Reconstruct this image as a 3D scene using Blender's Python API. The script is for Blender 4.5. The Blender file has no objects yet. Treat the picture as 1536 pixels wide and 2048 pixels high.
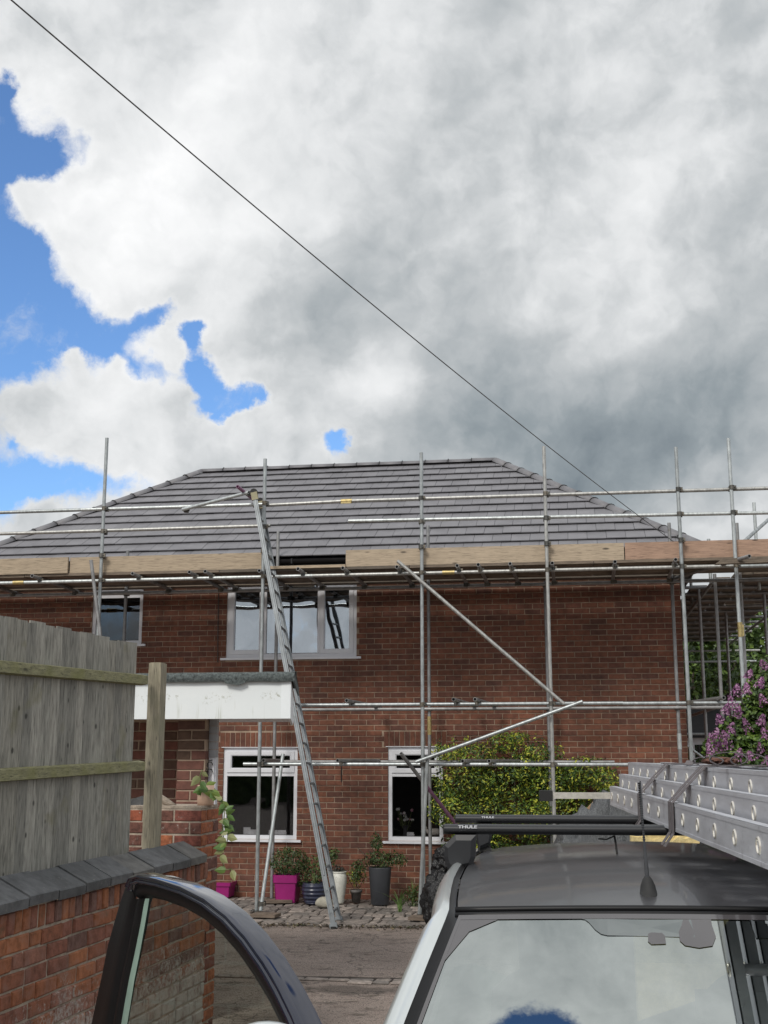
import bpy, math, random
from mathutils import Vector, Matrix, Euler
from mathutils import noise as mnoise
rnd = random.Random(7)
S = bpy.context.scene
COL = S.collection
R = math.radians

# ---------------------------------------------------------------- camera, sky, sun, exposure
HC = 2.01                      # camera height above the paving
PITCH = math.atan(481/2400.)
cam_d = bpy.data.cameras.new('camera')
cam = bpy.data.objects.new('camera', cam_d); COL.objects.link(cam)
cam.location = (0, 0, HC); cam.rotation_euler = (math.pi/2 + PITCH, 0, 0)
cam_d.sensor_fit = 'VERTICAL'; cam_d.sensor_height = 36; cam_d.sensor_width = 27
cam_d.lens = 2400/2048*36
cam_d.clip_start = .05; cam_d.clip_end = 3000
S.camera = cam
S.view_settings.view_transform = 'Standard'; S.view_settings.look = 'None'
S.view_settings.exposure = 0.12; S.view_settings.gamma = 1; S.view_settings.use_curve_mapping = False
S.cycles.max_bounces = 8; S.cycles.transparent_max_bounces = 12

SUN_EL, SUN_AZ = R(41), R(207)          # azimuth clockwise from +Y: high, behind the camera, a little to the left
sun_d = bpy.data.lights.new('sun', 'SUN'); sun_d.energy = 1.8; sun_d.angle = R(15); sun_d.color = (1, .955, .88)
sun = bpy.data.objects.new('sun', sun_d); COL.objects.link(sun)
sd = Vector((math.sin(SUN_AZ)*math.cos(SUN_EL), math.cos(SUN_AZ)*math.cos(SUN_EL), math.sin(SUN_EL)))
sun.rotation_euler = (-sd).to_track_quat('-Z', 'Y').to_euler()

# measuring helpers: a photo pixel gives a sight line; it is cut with a known plane of the place
F_, CX, CY = 2400., 768., 1024.
def ray(px, py):
    u = (px-CX)/F_; v = -(py-CY)/F_
    return Vector((u, math.cos(PITCH)-v*math.sin(PITCH), math.sin(PITCH)+v*math.cos(PITCH)))
def atY(px, py, Y):
    r = ray(px, py); t = Y/r.y; return Vector((r.x*t, Y, HC+r.z*t))
def atZ(px, py, Z=0.):
    r = ray(px, py); t = (Z-HC)/r.z; return Vector((r.x*t, r.y*t, Z))
YAW = R(9.15); ca, sa = math.cos(YAW), math.sin(YAW)
OX, OY = 4.1474, 16.7089                 # right front corner of the house
def toL(p): dx, dy = p[0]-OX, p[1]-OY; return Vector((dx*ca-dy*sa, dx*sa+dy*ca, p[2]))
def toW(x, y, z): return Vector((OX+x*ca+y*sa, OY-x*sa+y*ca, z))
def fac(px, py, n=0.):                   # pixel -> house frame, on the plane n metres in front of the facade
    r = ray(px, py); t = (-n+OX*sa+OY*ca)/(r.x*sa+r.y*ca)
    return toL((r.x*t, r.y*t, HC+r.z*t))
def onplane(px, py, p0, nrm):
    r = ray(px, py); c = Vector((0, 0, HC)); t = (Vector(p0)-c).dot(nrm)/r.dot(nrm); return c+r*t

def nd(nt, typ, **kw):
    n = nt.nodes.new(typ)
    for k, v in kw.items():
        if k.startswith('i_'):
            key = k[2:]; key = int(key) if key.isdigit() else key
            n.inputs[key].default_value = v
        else: setattr(n, k, v)
    return n
def lk(nt, a, b): nt.links.new(a, b)
def mth(nt, op, a, b=None, c=None, clamp=False):
    n = nt.nodes.new('ShaderNodeMath'); n.operation = op; n.use_clamp = clamp
    for i, x in enumerate((a, b, c)):
        if x is None: continue
        if isinstance(x, (int, float)): n.inputs[i].default_value = x
        else: nt.links.new(x, n.inputs[i])
    return n.outputs[0]
def ramp(nt, fac_, stops, interp='LINEAR'):
    n = nt.nodes.new('ShaderNodeValToRGB'); cr = n.color_ramp; cr.interpolation = interp
    while len(cr.elements) < len(stops): cr.elements.new(.5)
    for e, (p, c) in zip(cr.elements, stops):
        e.position = p; e.color = (*c, 1) if len(c) == 3 else c
    nt.links.new(fac_, n.inputs[0]); return n.outputs[0]
def mixc(nt, fac_, a, b, mode='MIX'):
    n = nt.nodes.new('ShaderNodeMix'); n.data_type = 'RGBA'; n.blend_type = mode
    if isinstance(fac_, (int, float)): n.inputs[0].default_value = fac_
    else: nt.links.new(fac_, n.inputs[0])
    for i, x in ((6, a), (7, b)):
        if isinstance(x, tuple): n.inputs[i].default_value = (*x, 1) if len(x) == 3 else x
        else: nt.links.new(x, n.inputs[i])
    return n.outputs[2]

def build_world():
    W = bpy.data.worlds.new('World'); S.world = W; W.use_nodes = True
    nt = W.node_tree; nt.nodes.clear()
    out = nd(nt, 'ShaderNodeOutputWorld'); bg = nd(nt, 'ShaderNodeBackground'); bg.inputs[1].default_value = .1
    lk(nt, bg.outputs[0], out.inputs[0])
    sky = nd(nt, 'ShaderNodeTexSky', sky_type='NISHITA', sun_disc=False, sun_elevation=SUN_EL, sun_rotation=SUN_AZ)
    sky.air_density = 1.0; sky.dust_density = .3; sky.ozone_density = 2.0
    tc = nd(nt, 'ShaderNodeTexCoord'); D = tc.outputs['Generated']
    def noise(scale, det, rough, dist=0, off=0., st=None):
        n = nd(nt, 'ShaderNodeTexNoise', noise_dimensions='3D'); n.inputs['Scale'].default_value = scale
        n.inputs['Detail'].default_value = det; n.inputs['Roughness'].default_value = rough; n.inputs['Distortion'].default_value = dist
        m = nd(nt, 'ShaderNodeMapping'); m.inputs['Location'].default_value = (off, off*1.7, -off)
        if st: m.inputs['Scale'].default_value = st
        lk(nt, D, m.inputs['Vector']); lk(nt, m.outputs[0], n.inputs['Vector']); return n
    # a wandering direction makes the blobs below ragged
    def warp(src, tex, amt, cen=True):
        sb = nd(nt, 'ShaderNodeVectorMath', operation='SUBTRACT'); lk(nt, tex.outputs['Color'], sb.inputs[0]); sb.inputs[1].default_value = (.5, .5, .5)
        ml = nd(nt, 'ShaderNodeVectorMath', operation='MULTIPLY_ADD'); lk(nt, sb.outputs[0], ml.inputs[0]); ml.inputs[1].default_value = (amt, amt, amt); lk(nt, src, ml.inputs[2]); return ml.outputs[0]
    w1 = warp(D, noise(7.0, 6, .6, 0, 3.1), .065)
    n0 = nd(nt, 'ShaderNodeVectorMath', operation='NORMALIZE'); lk(nt, w1, n0.inputs[0]); w1 = n0.outputs[0]; w2 = warp(w1, noise(30.0, 8, .66, 0, 9.1), .030)
    nz = nd(nt, 'ShaderNodeVectorMath', operation='NORMALIZE'); lk(nt, w2, nz.inputs[0]); DW = nz.outputs[0]
    def blob(d, rad, w, prev, src=None):
        dp = nd(nt, 'ShaderNodeVectorMath', operation='DOT_PRODUCT'); lk(nt, src or DW, dp.inputs[0]); dp.inputs[1].default_value = d.normalized()
        k = 2/(rad*rad)
        e = mth(nt, 'MULTIPLY_ADD', dp.outputs['Value'], k, -k)
        return mth(nt, 'MULTIPLY_ADD', mth(nt, 'EXPONENT', e), w, prev)
    def vnoise(src, scale, det, rough, off, dist=0.):
        n = nd(nt, 'ShaderNodeTexNoise', noise_dimensions='3D'); n.inputs['Scale'].default_value = scale; n.inputs['Detail'].default_value = det; n.inputs['Roughness'].default_value = rough; n.inputs['Distortion'].default_value = dist
        v = nd(nt, 'ShaderNodeVectorMath', operation='ADD'); lk(nt, src, v.inputs[0]); v.inputs[1].default_value = off; lk(nt, v.outputs[0], n.inputs['Vector']); return n.outputs['Fac']
    P_ = lambda px, py: ray(px, py)
    wide = noise(1.7, 4, .5, .3, 7.7).outputs['Fac']
    fine = vnoise(w1, 11.0, 13, .66, (1.3, 2.2, 4.1))
    dens = mth(nt, 'MINIMUM', mth(nt, 'MULTIPLY_ADD', wide, 2.2, -.55), .5)
    dens = mth(nt, 'ADD', dens, .25)
    for px, py, r, w in CLOUD_BLOBS: dens = blob(P_(px, py), r/2400., w*(1.85 if w < 0 else 1), dens)
    for d, r, w in SKY_FAR: dens = blob(Vector(d), r, w, dens)
    dens = mth(nt, 'MAXIMUM', mth(nt, 'MINIMUM', dens, 1.6), -1.1)
    dens = mth(nt, 'MULTIPLY_ADD', mth(nt, 'SUBTRACT', fine, .5), 4.8, dens)
    mr = nd(nt, 'ShaderNodeMapRange', interpolation_type='SMOOTHSTEP'); lk(nt, dens, mr.inputs['Value'])
    mr.inputs['From Min'].default_value = -.85; mr.inputs['From Max'].default_value = .55
    mask = mr.outputs[0]
    # billows: the same noise read twice, a little towards the sun, gives lit and shaded flanks
    ld = (-.020, -.004, .022)
    def relief(scale, det, amt, off, prev):
        a_ = vnoise(w1, scale, det, .56, off); b_ = vnoise(w1, scale, det, .56, tuple(o+l*7/scale for o, l in zip(off, ld)))
        return mth(nt, 'MULTIPLY_ADD', mth(nt, 'SUBTRACT', a_, b_), amt, prev)
    tone = mth(nt, 'MULTIPLY_ADD', vnoise(D, 3.2, 6, .5, (11.3, 4.0, 2.0), .2), .62, .24)
    tone = mth(nt, 'MULTIPLY_ADD', vnoise(w1, 12.0, 8, .58, (2.3, 7.0, 5.0)), .20, mth(nt, 'SUBTRACT', tone, .10))
    tone = relief(6.0, 5, .75, (5.1, 1.1, 8.2), tone)
    tone = relief(15.0, 8, .45, (3.1, 9.1, 1.2), tone)
    edge = nd(nt, 'ShaderNodeMapRange', interpolation_type='SMOOTHSTEP'); lk(nt, dens, edge.inputs['Value'])
    edge.inputs['From Min'].default_value = .3; edge.inputs['From Max'].default_value = 1.1; edge.inputs['To Min'].default_value = .05; edge.inputs['To Max'].default_value = 0
    tone = mth(nt, 'ADD', tone, edge.outputs[0])
    for px, py, r, w in TONE_BLOBS: tone = blob(P_(px, py), r/2400., w, tone, w1)
    # clouds glow round the hidden sun behind the camera
    tone = blob(sd, 1.0, .16, tone); tone = blob(Vector(_refl(1150, 1930, 0)), .45, .22, tone)
    cc = ramp(nt, tone, [(0, (1.4, 1.75, 2.05)), (.25, (2.8, 3.2, 3.45)), (.5, (5.0, 5.25, 5.4)), (.68, (7.1, 7.25, 7.35)), (.95, (9.2, 9.25, 9.3))])
    skc = mixc(nt, 1.0, sky.outputs[0], SKY_TINT, 'MULTIPLY')
    col = mixc(nt, mask, skc, cc)
    lk(nt, col, bg.inputs[0]); W.cycles.sampling_method = 'MANUAL'; W.cycles.sample_map_resolution = 512
SKY_TINT = (1.0, 1.28, 1.6)
CLOUD_BLOBS = [(-60, 560, 100, -1.3), (35, 545, 62, -1.1), (30, 650, 75, -1.3), (110, 640, 60, -1.2), (185, 668, 45, -1.1), (245, 660, 42, -1.1), (305, 628, 36, -1.0), (-60, 680, 100, -.9), (20, 480, 35, -.8),
    (335, 600, 24, -.8), (395, 660, 28, -1.5), (405, 730, 34, -1.6), (440, 785, 38, -1.6), (500, 800, 34, -1.6), (548, 795, 24, -1.3), (330, 725, 30, -.9), (280, 720, 30, -.8), (465, 825, 20, -.8),
    (-20, 345, 55, -1.2), (55, 325, 34, -.7), (110, 305, 30, -.9), (140, 330, 20, -.4), (15, 185, 24, -1.0), (5, 215, 20, -.7), (700, 893, 30, -1.7), (225, 360, 14, -.4), (310, 430, 12, -.4), (20, 260, 40, -.8), (90, 345, 30, -.7), (170, 300, 22, -.5),
    (-20, 1000, 70, -1.3), (80, 985, 48, -1.3), (160, 978, 50, -1.3), (240, 970, 38, -.8), (5, 895, 14, -.6), (300, 955, 25, -.4),
    (352, 700, 20, 1.5), (345, 650, 18, 1.1), (378, 770, 12, .6), (150, 700, 24, 1.5), (245, 705, 18, 1.0), (10, 468, 16, .8), (60, 1050, 38, 1.5), (60, 402, 36, 1.2),
    (400, 300, 260, .5), (750, 500, 420, .6), (1200, 400, 520, .7), (1100, 900, 350, .8), (200, 860, 110, .9), (60, 830, 70, .8), (420, 880, 80, .8), (540, 900, 90, .7), (150, 430, 70, .7), (230, 530, 60, .9), (800, 850, 60, .6), (600, 860, 50, .7), (600, 740, 50, .6), (470, 690, 40, .5), (130, 80, 150, .6)]
def _refl(px, py, nx=0.):
    d = ray(px, py-75).normalized(); n = Vector((nx-.08, -.53, .845)).normalized(); return tuple(d-n*2*d.dot(n))
SKY_FAR = [(_refl(1030, 1975, -.05), .055, -2.3), (_refl(1095, 2010, -.05), .06, -2.0), (_refl(990, 2045, -.06), .07, -2.0), (_refl(1090, 2075, -.05), .07, -1.8), (_refl(920, 2030, -.12), .06, -1.8), (_refl(1200, 2010, -.02), .045, -1.5), (_refl(1370, 2050, 0), .06, -2.0), (_refl(1480, 2040, 0), .05, -1.6), (_refl(1150, 2050, 0), .05, .6), (_refl(1040, 2020, -.05), .03, .7),
    (_refl(1200, 1880, 0), .25, .9), (_refl(1400, 1950, 0), .12, .6), (_refl(950, 1900, -.1), .14, .8)]
TONE_BLOBS = [(180, 420, 330, .04), (180, 860, 240, .05), (560, 820, 160, .05), (150, 400, 130, .16), (420, 430, 150, .17), (250, 560, 90, .10), (200, 860, 190, .15), (500, 500, 120, .08), (770, 760, 80, .26), (480, 180, 110, .12), (300, 90, 200, .02), (540, 860, 110, .16), (700, 880, 60, .12), (80, 200, 90, .12), (760, 200, 120, .04),
    (1300, 900, 240, -.19), (1020, 860, 170, -.12), (1536, 830, 200, -.14), (1536, 420, 200, -.05), (1150, 280, 170, -.03), (1450, 60, 170, -.06), (1250, 350, 350, .05), (690, 650, 110, -.12), (860, 620, 120, -.06), (330, 90, 120, -.05), (960, 700, 140, -.05),
    (1270, 660, 110, .08), (1330, 560, 100, .03), (1150, 1000, 160, -.14), (1450, 1060, 130, .20), (1350, 1000, 90, .05), (850, 430, 160, .06), (600, 470, 120, .04), (1130, 720, 120, .03), (-40, 100, 150, -.03)]
build_world()

# ---------------------------------------------------------------- material kit
MATS = {}
def pbsdf(name):
    m = bpy.data.materials.new(name); m.use_nodes = True; nt = m.node_tree
    b = nt.nodes['Principled BSDF']; return m, nt, b
def mat(name, stops, rough=.7, metal=0., nscale=8., nstr=.25, bump=.0, bscale=40., stretch=None, per_piece=True, coat=0., spec=.5, dirt=None, bdist=.01, rvar=0., macro=0.):
    """stops: list of colours picked per piece; a world-space noise varies them"""
    if name in MATS: return MATS[name]
    m, nt, b = pbsdf(name)
    geo = nd(nt, 'ShaderNodeNewGeometry'); oi = nd(nt, 'ShaderNodeObjectInfo')
    pos = geo.outputs['Position']
    if stretch:
        mp = nd(nt, 'ShaderNodeMapping'); mp.inputs['Scale'].default_value = stretch; lk(nt, pos, mp.inputs[0]); pos = mp.outputs[0]
    rn = mth(nt, 'FRACT', mth(nt, 'ADD', oi.outputs['Random'], geo.outputs['Random Per Island']))
    if len(stops) == 1:
        c = nd(nt, 'ShaderNodeRGB'); c.outputs[0].default_value = (*stops[0], 1); c = c.outputs[0]
    elif per_piece:
        c = ramp(nt, rn, [((i+.0)/(len(stops)), s) for i, s in enumerate(stops)], 'CONSTANT' if len(stops) > 3 else 'LINEAR')
    nz = nd(nt, 'ShaderNodeTexNoise'); nz.inputs['Scale'].default_value = nscale; nz.inputs['Detail'].default_value = 7; nz.inputs['Roughness'].default_value = .62
    lk(nt, pos, nz.inputs['Vector'])
    if len(stops) > 1 and not per_piece:
        c = ramp(nt, nz.outputs['Fac'], [(.3+.4*i/(len(stops)-1), s) for i, s in enumerate(stops)])
    f = nd(nt, 'ShaderNodeMapRange'); lk(nt, nz.outputs['Fac'], f.inputs['Value']); f.inputs['From Min'].default_value = .3; f.inputs['From Max'].default_value = .7
    f.inputs['To Min'].default_value = 1-nstr; f.inputs['To Max'].default_value = 1+nstr
    hv = nd(nt, 'ShaderNodeVectorMath', operation='SCALE'); lk(nt, c, hv.inputs[0]); lk(nt, f.outputs[0], hv.inputs['Scale'])
    col = hv.outputs[0]
    if macro:
        mn = nd(nt, 'ShaderNodeTexNoise'); mn.inputs['Scale'].default_value = .9; mn.inputs['Detail'].default_value = 5; mn.inputs['Roughness'].default_value = .7; lk(nt, geo.outputs['Position'], mn.inputs['Vector'])
        mg = nd(nt, 'ShaderNodeMapRange'); lk(nt, mn.outputs['Fac'], mg.inputs['Value']); mg.inputs['From Min'].default_value = .35; mg.inputs['From Max'].default_value = .65; mg.inputs['To Min'].default_value = 1-macro; mg.inputs['To Max'].default_value = 1+macro*.6
        h2 = nd(nt, 'ShaderNodeVectorMath', operation='SCALE'); lk(nt, col, h2.inputs[0]); lk(nt, mg.outputs[0], h2.inputs['Scale']); col = h2.outputs[0]
    if dirt:
        dc, ds, dth = dirt
        n2 = nd(nt, 'ShaderNodeTexNoise'); n2.inputs['Scale'].default_value = ds; n2.inputs['Detail'].default_value = 8; n2.inputs['Roughness'].default_value = .7; lk(nt, geo.outputs['Position'], n2.inputs['Vector'])
        r2 = nd(nt, 'ShaderNodeMapRange'); lk(nt, n2.outputs['Fac'], r2.inputs['Value']); r2.inputs['From Min'].default_value = dth; r2.inputs['From Max'].default_value = dth+.12
        col = mixc(nt, r2.outputs[0], col, dc)
    lk(nt, col, b.inputs['Base Color'])
    b.inputs['Roughness'].default_value = rough; b.inputs['Metallic'].default_value = metal
    if rvar:
        lk(nt, mth(nt, 'MULTIPLY_ADD', nz.outputs['Fac'], rvar, rough-rvar/2), b.inputs['Roughness'])
    b.inputs['Coat Weight'].default_value = coat; b.inputs['Coat Roughness'].default_value = .06
    b.inputs['Specular IOR Level'].default_value = spec
    if bump:
        bn = nd(nt, 'ShaderNodeTexNoise'); bn.inputs['Scale'].default_value = bscale; bn.inputs['Detail'].default_value = 6; bn.inputs['Roughness'].default_value = .65
        lk(nt, pos, bn.inputs['Vector'])
        bp = nd(nt, 'ShaderNodeBump'); bp.inputs['Strength'].default_value = bump; bp.inputs['Distance'].default_value = bdist
        lk(nt, bn.outputs['Fac'], bp.inputs['Height']); lk(nt, bp.outputs[0], b.inputs['Normal'])
    MATS[name] = m; return m

M_ = {}
M_['brick'] = mat('house_brick', [(.172, .067, .040), (.156, .060, .037), (.188, .073, .042), (.136, .055, .037), (.166, .064, .039), (.178, .069, .041), (.148, .058, .038), (.120, .051, .036)], .85, nscale=14, nstr=.32, macro=.30, bump=.5, bscale=90, bdist=.004, dirt=((.2, .12, .09), 6, .68))
M_['mortar'] = mat('house_mortar', [(.34, .255, .19)], .95, macro=.3, nscale=5, nstr=.3, bump=.4, bscale=60, bdist=.004)
M_['porch_brick'] = mat('porch_brick', [(.150, .064, .048), (.120, .062, .048), (.175, .070, .050), (.11, .066, .045)], .85, nscale=20, nstr=.25, bump=.5, bscale=90, bdist=.004)
M_['mortar_pale'] = mat('pale_mortar', [(.36, .27, .20)], .95, nscale=15, nstr=.2, bump=.3, bscale=80, bdist=.004)
M_['tile'] = mat('roof_tile', [(.185, .182, .196), (.172, .169, .183), (.197, .194, .208)], .55, nscale=3, nstr=.16, bump=.3, bscale=120, bdist=.002, dirt=((.32, .31, .33), 9, .70))
M_['ridge'] = mat('ridge_tile', [(.190, .186, .198), (.175, .172, .184)], .55, nscale=6, nstr=.15, bump=.3, bscale=120, bdist=.002)
M_['felt'] = mat('roof_underlay', [(.018, .018, .02)], .8)
M_['black_plastic'] = mat('black_plastic', [(.012, .012, .014)], .35)
M_['upvc'] = mat('white_upvc', [(.74, .75, .79)], .3, nscale=3, nstr=.05)
M_['seal'] = mat('window_seal', [(.02, .02, .02)], .6)
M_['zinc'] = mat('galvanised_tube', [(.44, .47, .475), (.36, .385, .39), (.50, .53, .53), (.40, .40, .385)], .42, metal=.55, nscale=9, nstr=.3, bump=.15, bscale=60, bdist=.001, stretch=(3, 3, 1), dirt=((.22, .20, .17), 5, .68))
M_['zinc_dark'] = mat('dark_galvanised_tube', [(.24, .245, .25), (.30, .30, .30)], .5, metal=.5, nscale=9, nstr=.3, dirt=((.16, .14, .12), 7, .6))  # darker grey, mostly on inner, cross and side tubes
M_['purple'] = mat('purple_painted_tube', [(.26, .12, .21)], .5, nscale=14, nstr=.35, dirt=((.3, .27, .27), 14, .58))
M_['coupler'] = mat('coupler_steel', [(.12, .115, .105), (.17, .15, .12), (.09, .09, .085)], .55, metal=.6, nscale=40, nstr=.4)
M_['brass'] = mat('yellow_passivated_steel', [(.45, .36, .17)], .45, metal=.75, nscale=30, nstr=.3)
def wood(name, stops, knots=True, streak=(6, 6, .7), sc=10, rough=.8, green=None, nstr=.35):
    m = mat(name, stops, rough, nscale=sc, nstr=nstr, bump=.6, bscale=sc*2.2, bdist=.004, stretch=streak)
    nt = m.node_tree; b = nt.nodes['Principled BSDF']
    src = b.inputs['Base Color'].links[0].from_socket; geo = nd(nt, 'ShaderNodeNewGeometry')
    if knots:
        v = nd(nt, 'ShaderNodeTexVoronoi'); v.inputs['Scale'].default_value = 1.0
        mp = nd(nt, 'ShaderNodeMapping'); mp.inputs['Scale'].default_value = (knots if isinstance(knots, tuple) else (9, 9, 5)); lk(nt, geo.outputs['Position'], mp.inputs[0]); lk(nt, mp.outputs[0], v.inputs['Vector'])
        r = nd(nt, 'ShaderNodeMapRange', interpolation_type='SMOOTHSTEP'); lk(nt, v.outputs['Distance'], r.inputs['Value']); r.inputs['From Min'].default_value = .05; r.inputs['From Max'].default_value = .13
        r.inputs['To Min'].default_value = .25; r.inputs['To Max'].default_value = 1
        hv = nd(nt, 'ShaderNodeVectorMath', operation='SCALE'); lk(nt, src, hv.inputs[0]); lk(nt, r.outputs[0], hv.inputs['Scale']); src = hv.outputs[0]
    # long darker checks along the grain
    w = nd(nt, 'ShaderNodeTexNoise'); w.inputs['Scale'].default_value = sc*3; w.inputs['Detail'].default_value = 3
    mp = nd(nt, 'ShaderNodeMapping'); mp.inputs['Scale'].default_value = tuple(s*(1 if s > 1 else .5) for s in streak); lk(nt, geo.outputs['Position'], mp.inputs[0]); lk(nt, mp.outputs[0], w.inputs['Vector'])
    r = nd(nt, 'ShaderNodeMapRange'); lk(nt, w.outputs['Fac'], r.inputs['Value']); r.inputs['From Min'].default_value = .33; r.inputs['From Max'].default_value = .45; r.inputs['To Min'].default_value = .5; r.inputs['To Max'].default_value = 1
    hv = nd(nt, 'ShaderNodeVectorMath', operation='SCALE'); lk(nt, src, hv.inputs[0]); lk(nt, r.outputs[0], hv.inputs['Scale']); src = hv.outputs[0]
    if green:
        g, th = green
        n2 = nd(nt, 'ShaderNodeTexNoise'); n2.inputs['Scale'].default_value = 5; n2.inputs['Detail'].default_value = 6; lk(nt, geo.outputs['Position'], n2.inputs['Vector'])
        r2 = nd(nt, 'ShaderNodeMapRange'); lk(nt, n2.outputs['Fac'], r2.inputs['Value']); r2.inputs['From Min'].default_value = th; r2.inputs['From Max'].default_value = th+.2; r2.inputs['To Max'].default_value = .8
        src = mixc(nt, r2.outputs[0], src, g)
    lk(nt, src, b.inputs['Base Color']); return m
M_['fence'] = wood('weathered_board', [(.30, .29, .255), (.24, .232, .205), (.345, .33, .29), (.28, .267, .23)], (10, 10, 6), green=((.17, .16, .075), .60))
M_['rail'] = wood('mossy_rail', [(.25, .24, .135)], (6, 3, 9), streak=(5, .6, 6), green=((.20, .20, .07), .45))
M_['post'] = wood('fence_post_wood', [(.29, .26, .19)], (12, 12, 5), green=((.22, .215, .14), .58))
M_['pine'] = wood('pine_board', [(.44, .35, .25), (.40, .32, .23), (.47, .38, .28)], (2.2, 2.2, 7), streak=(.7, 1, 9), sc=7, nstr=.16)
M_['pine_red'] = wood('reddish_pine_board', [(.38, .25, .18)], (2.2, 2.2, 7), streak=(.7, 1, 9), sc=7, nstr=.2)
M_['deck'] = wood('used_scaffold_board', [(.15, .12, .09), (.12, .10, .08), (.18, .14, .105)], False, streak=(.7, 1, 9), sc=7)
M_['pad'] = wood('sole_board_wood', [(.17, .13, .10)], False, streak=(.7, 1, 9), sc=9)
M_['white_paint'] = mat('painted_fascia', [(.80, .84, .86)], .5, nscale=2, nstr=.06)
M_['mineral'] = mat('mineral_felt', [(.085, .10, .10)], .95, nscale=60, nstr=.8, bump=.8, bscale=220, bdist=.004, dirt=((.23, .25, .24), 90, .58))
M_['slate'] = mat('slate_coping', [(.090, .093, .098), (.11, .108, .104), (.072, .075, .079), (.104, .107, .112)], .65, nscale=14, nstr=.42, bump=.5, bscale=50, bdist=.004, dirt=((.30, .30, .27), 30, .62))
M_['sett'] = mat('stone_sett', [(.25, .215, .19), (.18, .16, .145), (.31, .265, .235), (.22, .19, .17)], .85, nscale=18, nstr=.45, bump=.6, bscale=60, bdist=.006)
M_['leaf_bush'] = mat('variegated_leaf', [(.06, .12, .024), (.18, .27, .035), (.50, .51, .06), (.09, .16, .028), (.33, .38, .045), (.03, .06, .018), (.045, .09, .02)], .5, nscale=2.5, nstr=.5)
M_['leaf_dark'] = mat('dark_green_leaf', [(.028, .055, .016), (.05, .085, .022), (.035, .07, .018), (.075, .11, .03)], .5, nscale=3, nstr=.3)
M_['leaf_tree'] = mat('tree_leaf', [(.045, .09, .015), (.085, .15, .022), (.12, .19, .03), (.035, .07, .015)], .5, nscale=.8, nstr=.5)
M_['leaf_pale'] = mat('pothos_leaf', [(.20, .28, .06), (.10, .19, .04), (.34, .36, .16), (.085, .16, .035), (.13, .22, .045)], .45, nscale=6, nstr=.2)
M_['lilac'] = mat('lilac_blossom', [(.20, .07, .17), (.30, .13, .26), (.13, .04, .12), (.38, .22, .34)], .7, nscale=5, nstr=.25)
M_['stem'] = mat('green_stem', [(.16, .20, .06)], .6)
M_['bark'] = mat('bark', [(.075, .06, .045)], .9, nscale=10, nstr=.4, bump=.6, bscale=30)
M_['magenta'] = mat('magenta_plastic', [(.33, .018, .17)], .35, nscale=4, nstr=.1)
M_['navy_glaze'] = mat('navy_glazed_clay', [(.028, .032, .06)], .3, nscale=12, nstr=.4)
M_['anthracite'] = mat('anthracite_plastic', [(.045, .048, .055)], .5, nscale=4, nstr=.15)
M_['speckle'] = mat('speckled_white_glaze', [(.62, .62, .56)], .5, nscale=20, nstr=.15, dirt=((.08, .06, .05), 34, .62))
M_['grey_pot'] = mat('grey_clay', [(.17, .16, .155)], .8, nscale=20, nstr=.3)
M_['peach_pot'] = mat('peach_terracotta', [(.62, .42, .31)], .7, nscale=14, nstr=.12, dirt=((.4, .28, .2), 20, .64))
M_['soil'] = mat('potting_soil', [(.03, .022, .017)], .95, nscale=40, nstr=.5)
M_['binbag'] = mat('black_polythene', [(.010, .010, .011)], .22, nscale=6, nstr=.3, bump=1.0, bscale=14, bdist=.03)
M_['tarp'] = mat('grey_polythene_sheet', [(.10, .105, .11)], .3, nscale=5, nstr=.5, bump=1.0, bscale=16, bdist=.03, stretch=(2.2, 2.2, .8))
M_['foam'] = mat('yellow_foam', [(.66, .54, .27)], .9, nscale=12, nstr=.3, bump=.8, bscale=22, bdist=.02)
M_['card'] = mat('brown_board', [(.33, .21, .12)], .85, nscale=8, nstr=.2)
M_['alu'] = mat('ladder_aluminium', [(.56, .57, .61)], .40, metal=.30, nscale=6, nstr=.14, bump=.05, bscale=200, bdist=.001, stretch=(1, 1, 5), rvar=.2, dirt=((.30, .30, .33), 5, .60))
M_['alu_dull'] = mat('weathered_aluminium', [(.23, .25, .265)], .5, metal=.4, nscale=9, nstr=.2, dirt=((.18, .19, .19), 7, .58))
M_['alu_bright'] = mat('swaged_rung_end', [(.78, .74, .66)], .3, metal=.6, nscale=30, nstr=.2)
M_['rubber'] = mat('black_rubber', [(.02, .02, .02)], .7)
M_['strap'] = mat('grey_webbing', [(.13, .115, .12)], .85, nscale=60, nstr=.3, bump=.5, bscale=400, bdist=.001)
M_['rust_cloth'] = mat('rust_cloth', [(.13, .055, .035)], .9, nscale=20, nstr=.4, bump=.8, bscale=30)
M_['bar'] = mat('roof_bar_black', [(.024, .025, .028)], .42, nscale=4, nstr=.1)
M_['white_print'] = mat('white_print', [(.42, .43, .45)], .5)
M_['car_roof'] = mat('dusty_dark_roof', [(.042, .042, .046)], .36, nscale=3, nstr=.22, coat=.3, dirt=((.15, .15, .155), 26, .68), rvar=.2)
M_['silver'] = mat('silver_paint', [(.62, .66, .66)], .28, metal=.35, nscale=3, nstr=.05, coat=.7)
M_['trim'] = mat('black_trim', [(.010, .010, .011)], .45, nscale=5, nstr=.2, spec=.3)
M_['navy_paint'] = mat('navy_gloss_paint', [(.006, .009, .024)], .10, coat=1.0, nscale=3, nstr=.05)
M_['chrome'] = mat('satin_grey_seal', [(.22, .23, .24)], .35, metal=.5)
M_['seat'] = mat('seat_fabric', [(.09, .095, .11)], .9, nscale=40, nstr=.2)
M_['cabin'] = mat('cabin_plastic', [(.05, .05, .055)], .6)
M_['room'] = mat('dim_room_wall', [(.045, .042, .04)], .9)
M_['curtain'] = mat('dark_blue_blind', [(.02, .022, .06)], .8)
M_['white_card'] = mat('white_card', [(.72, .72, .72)], .7)
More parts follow.
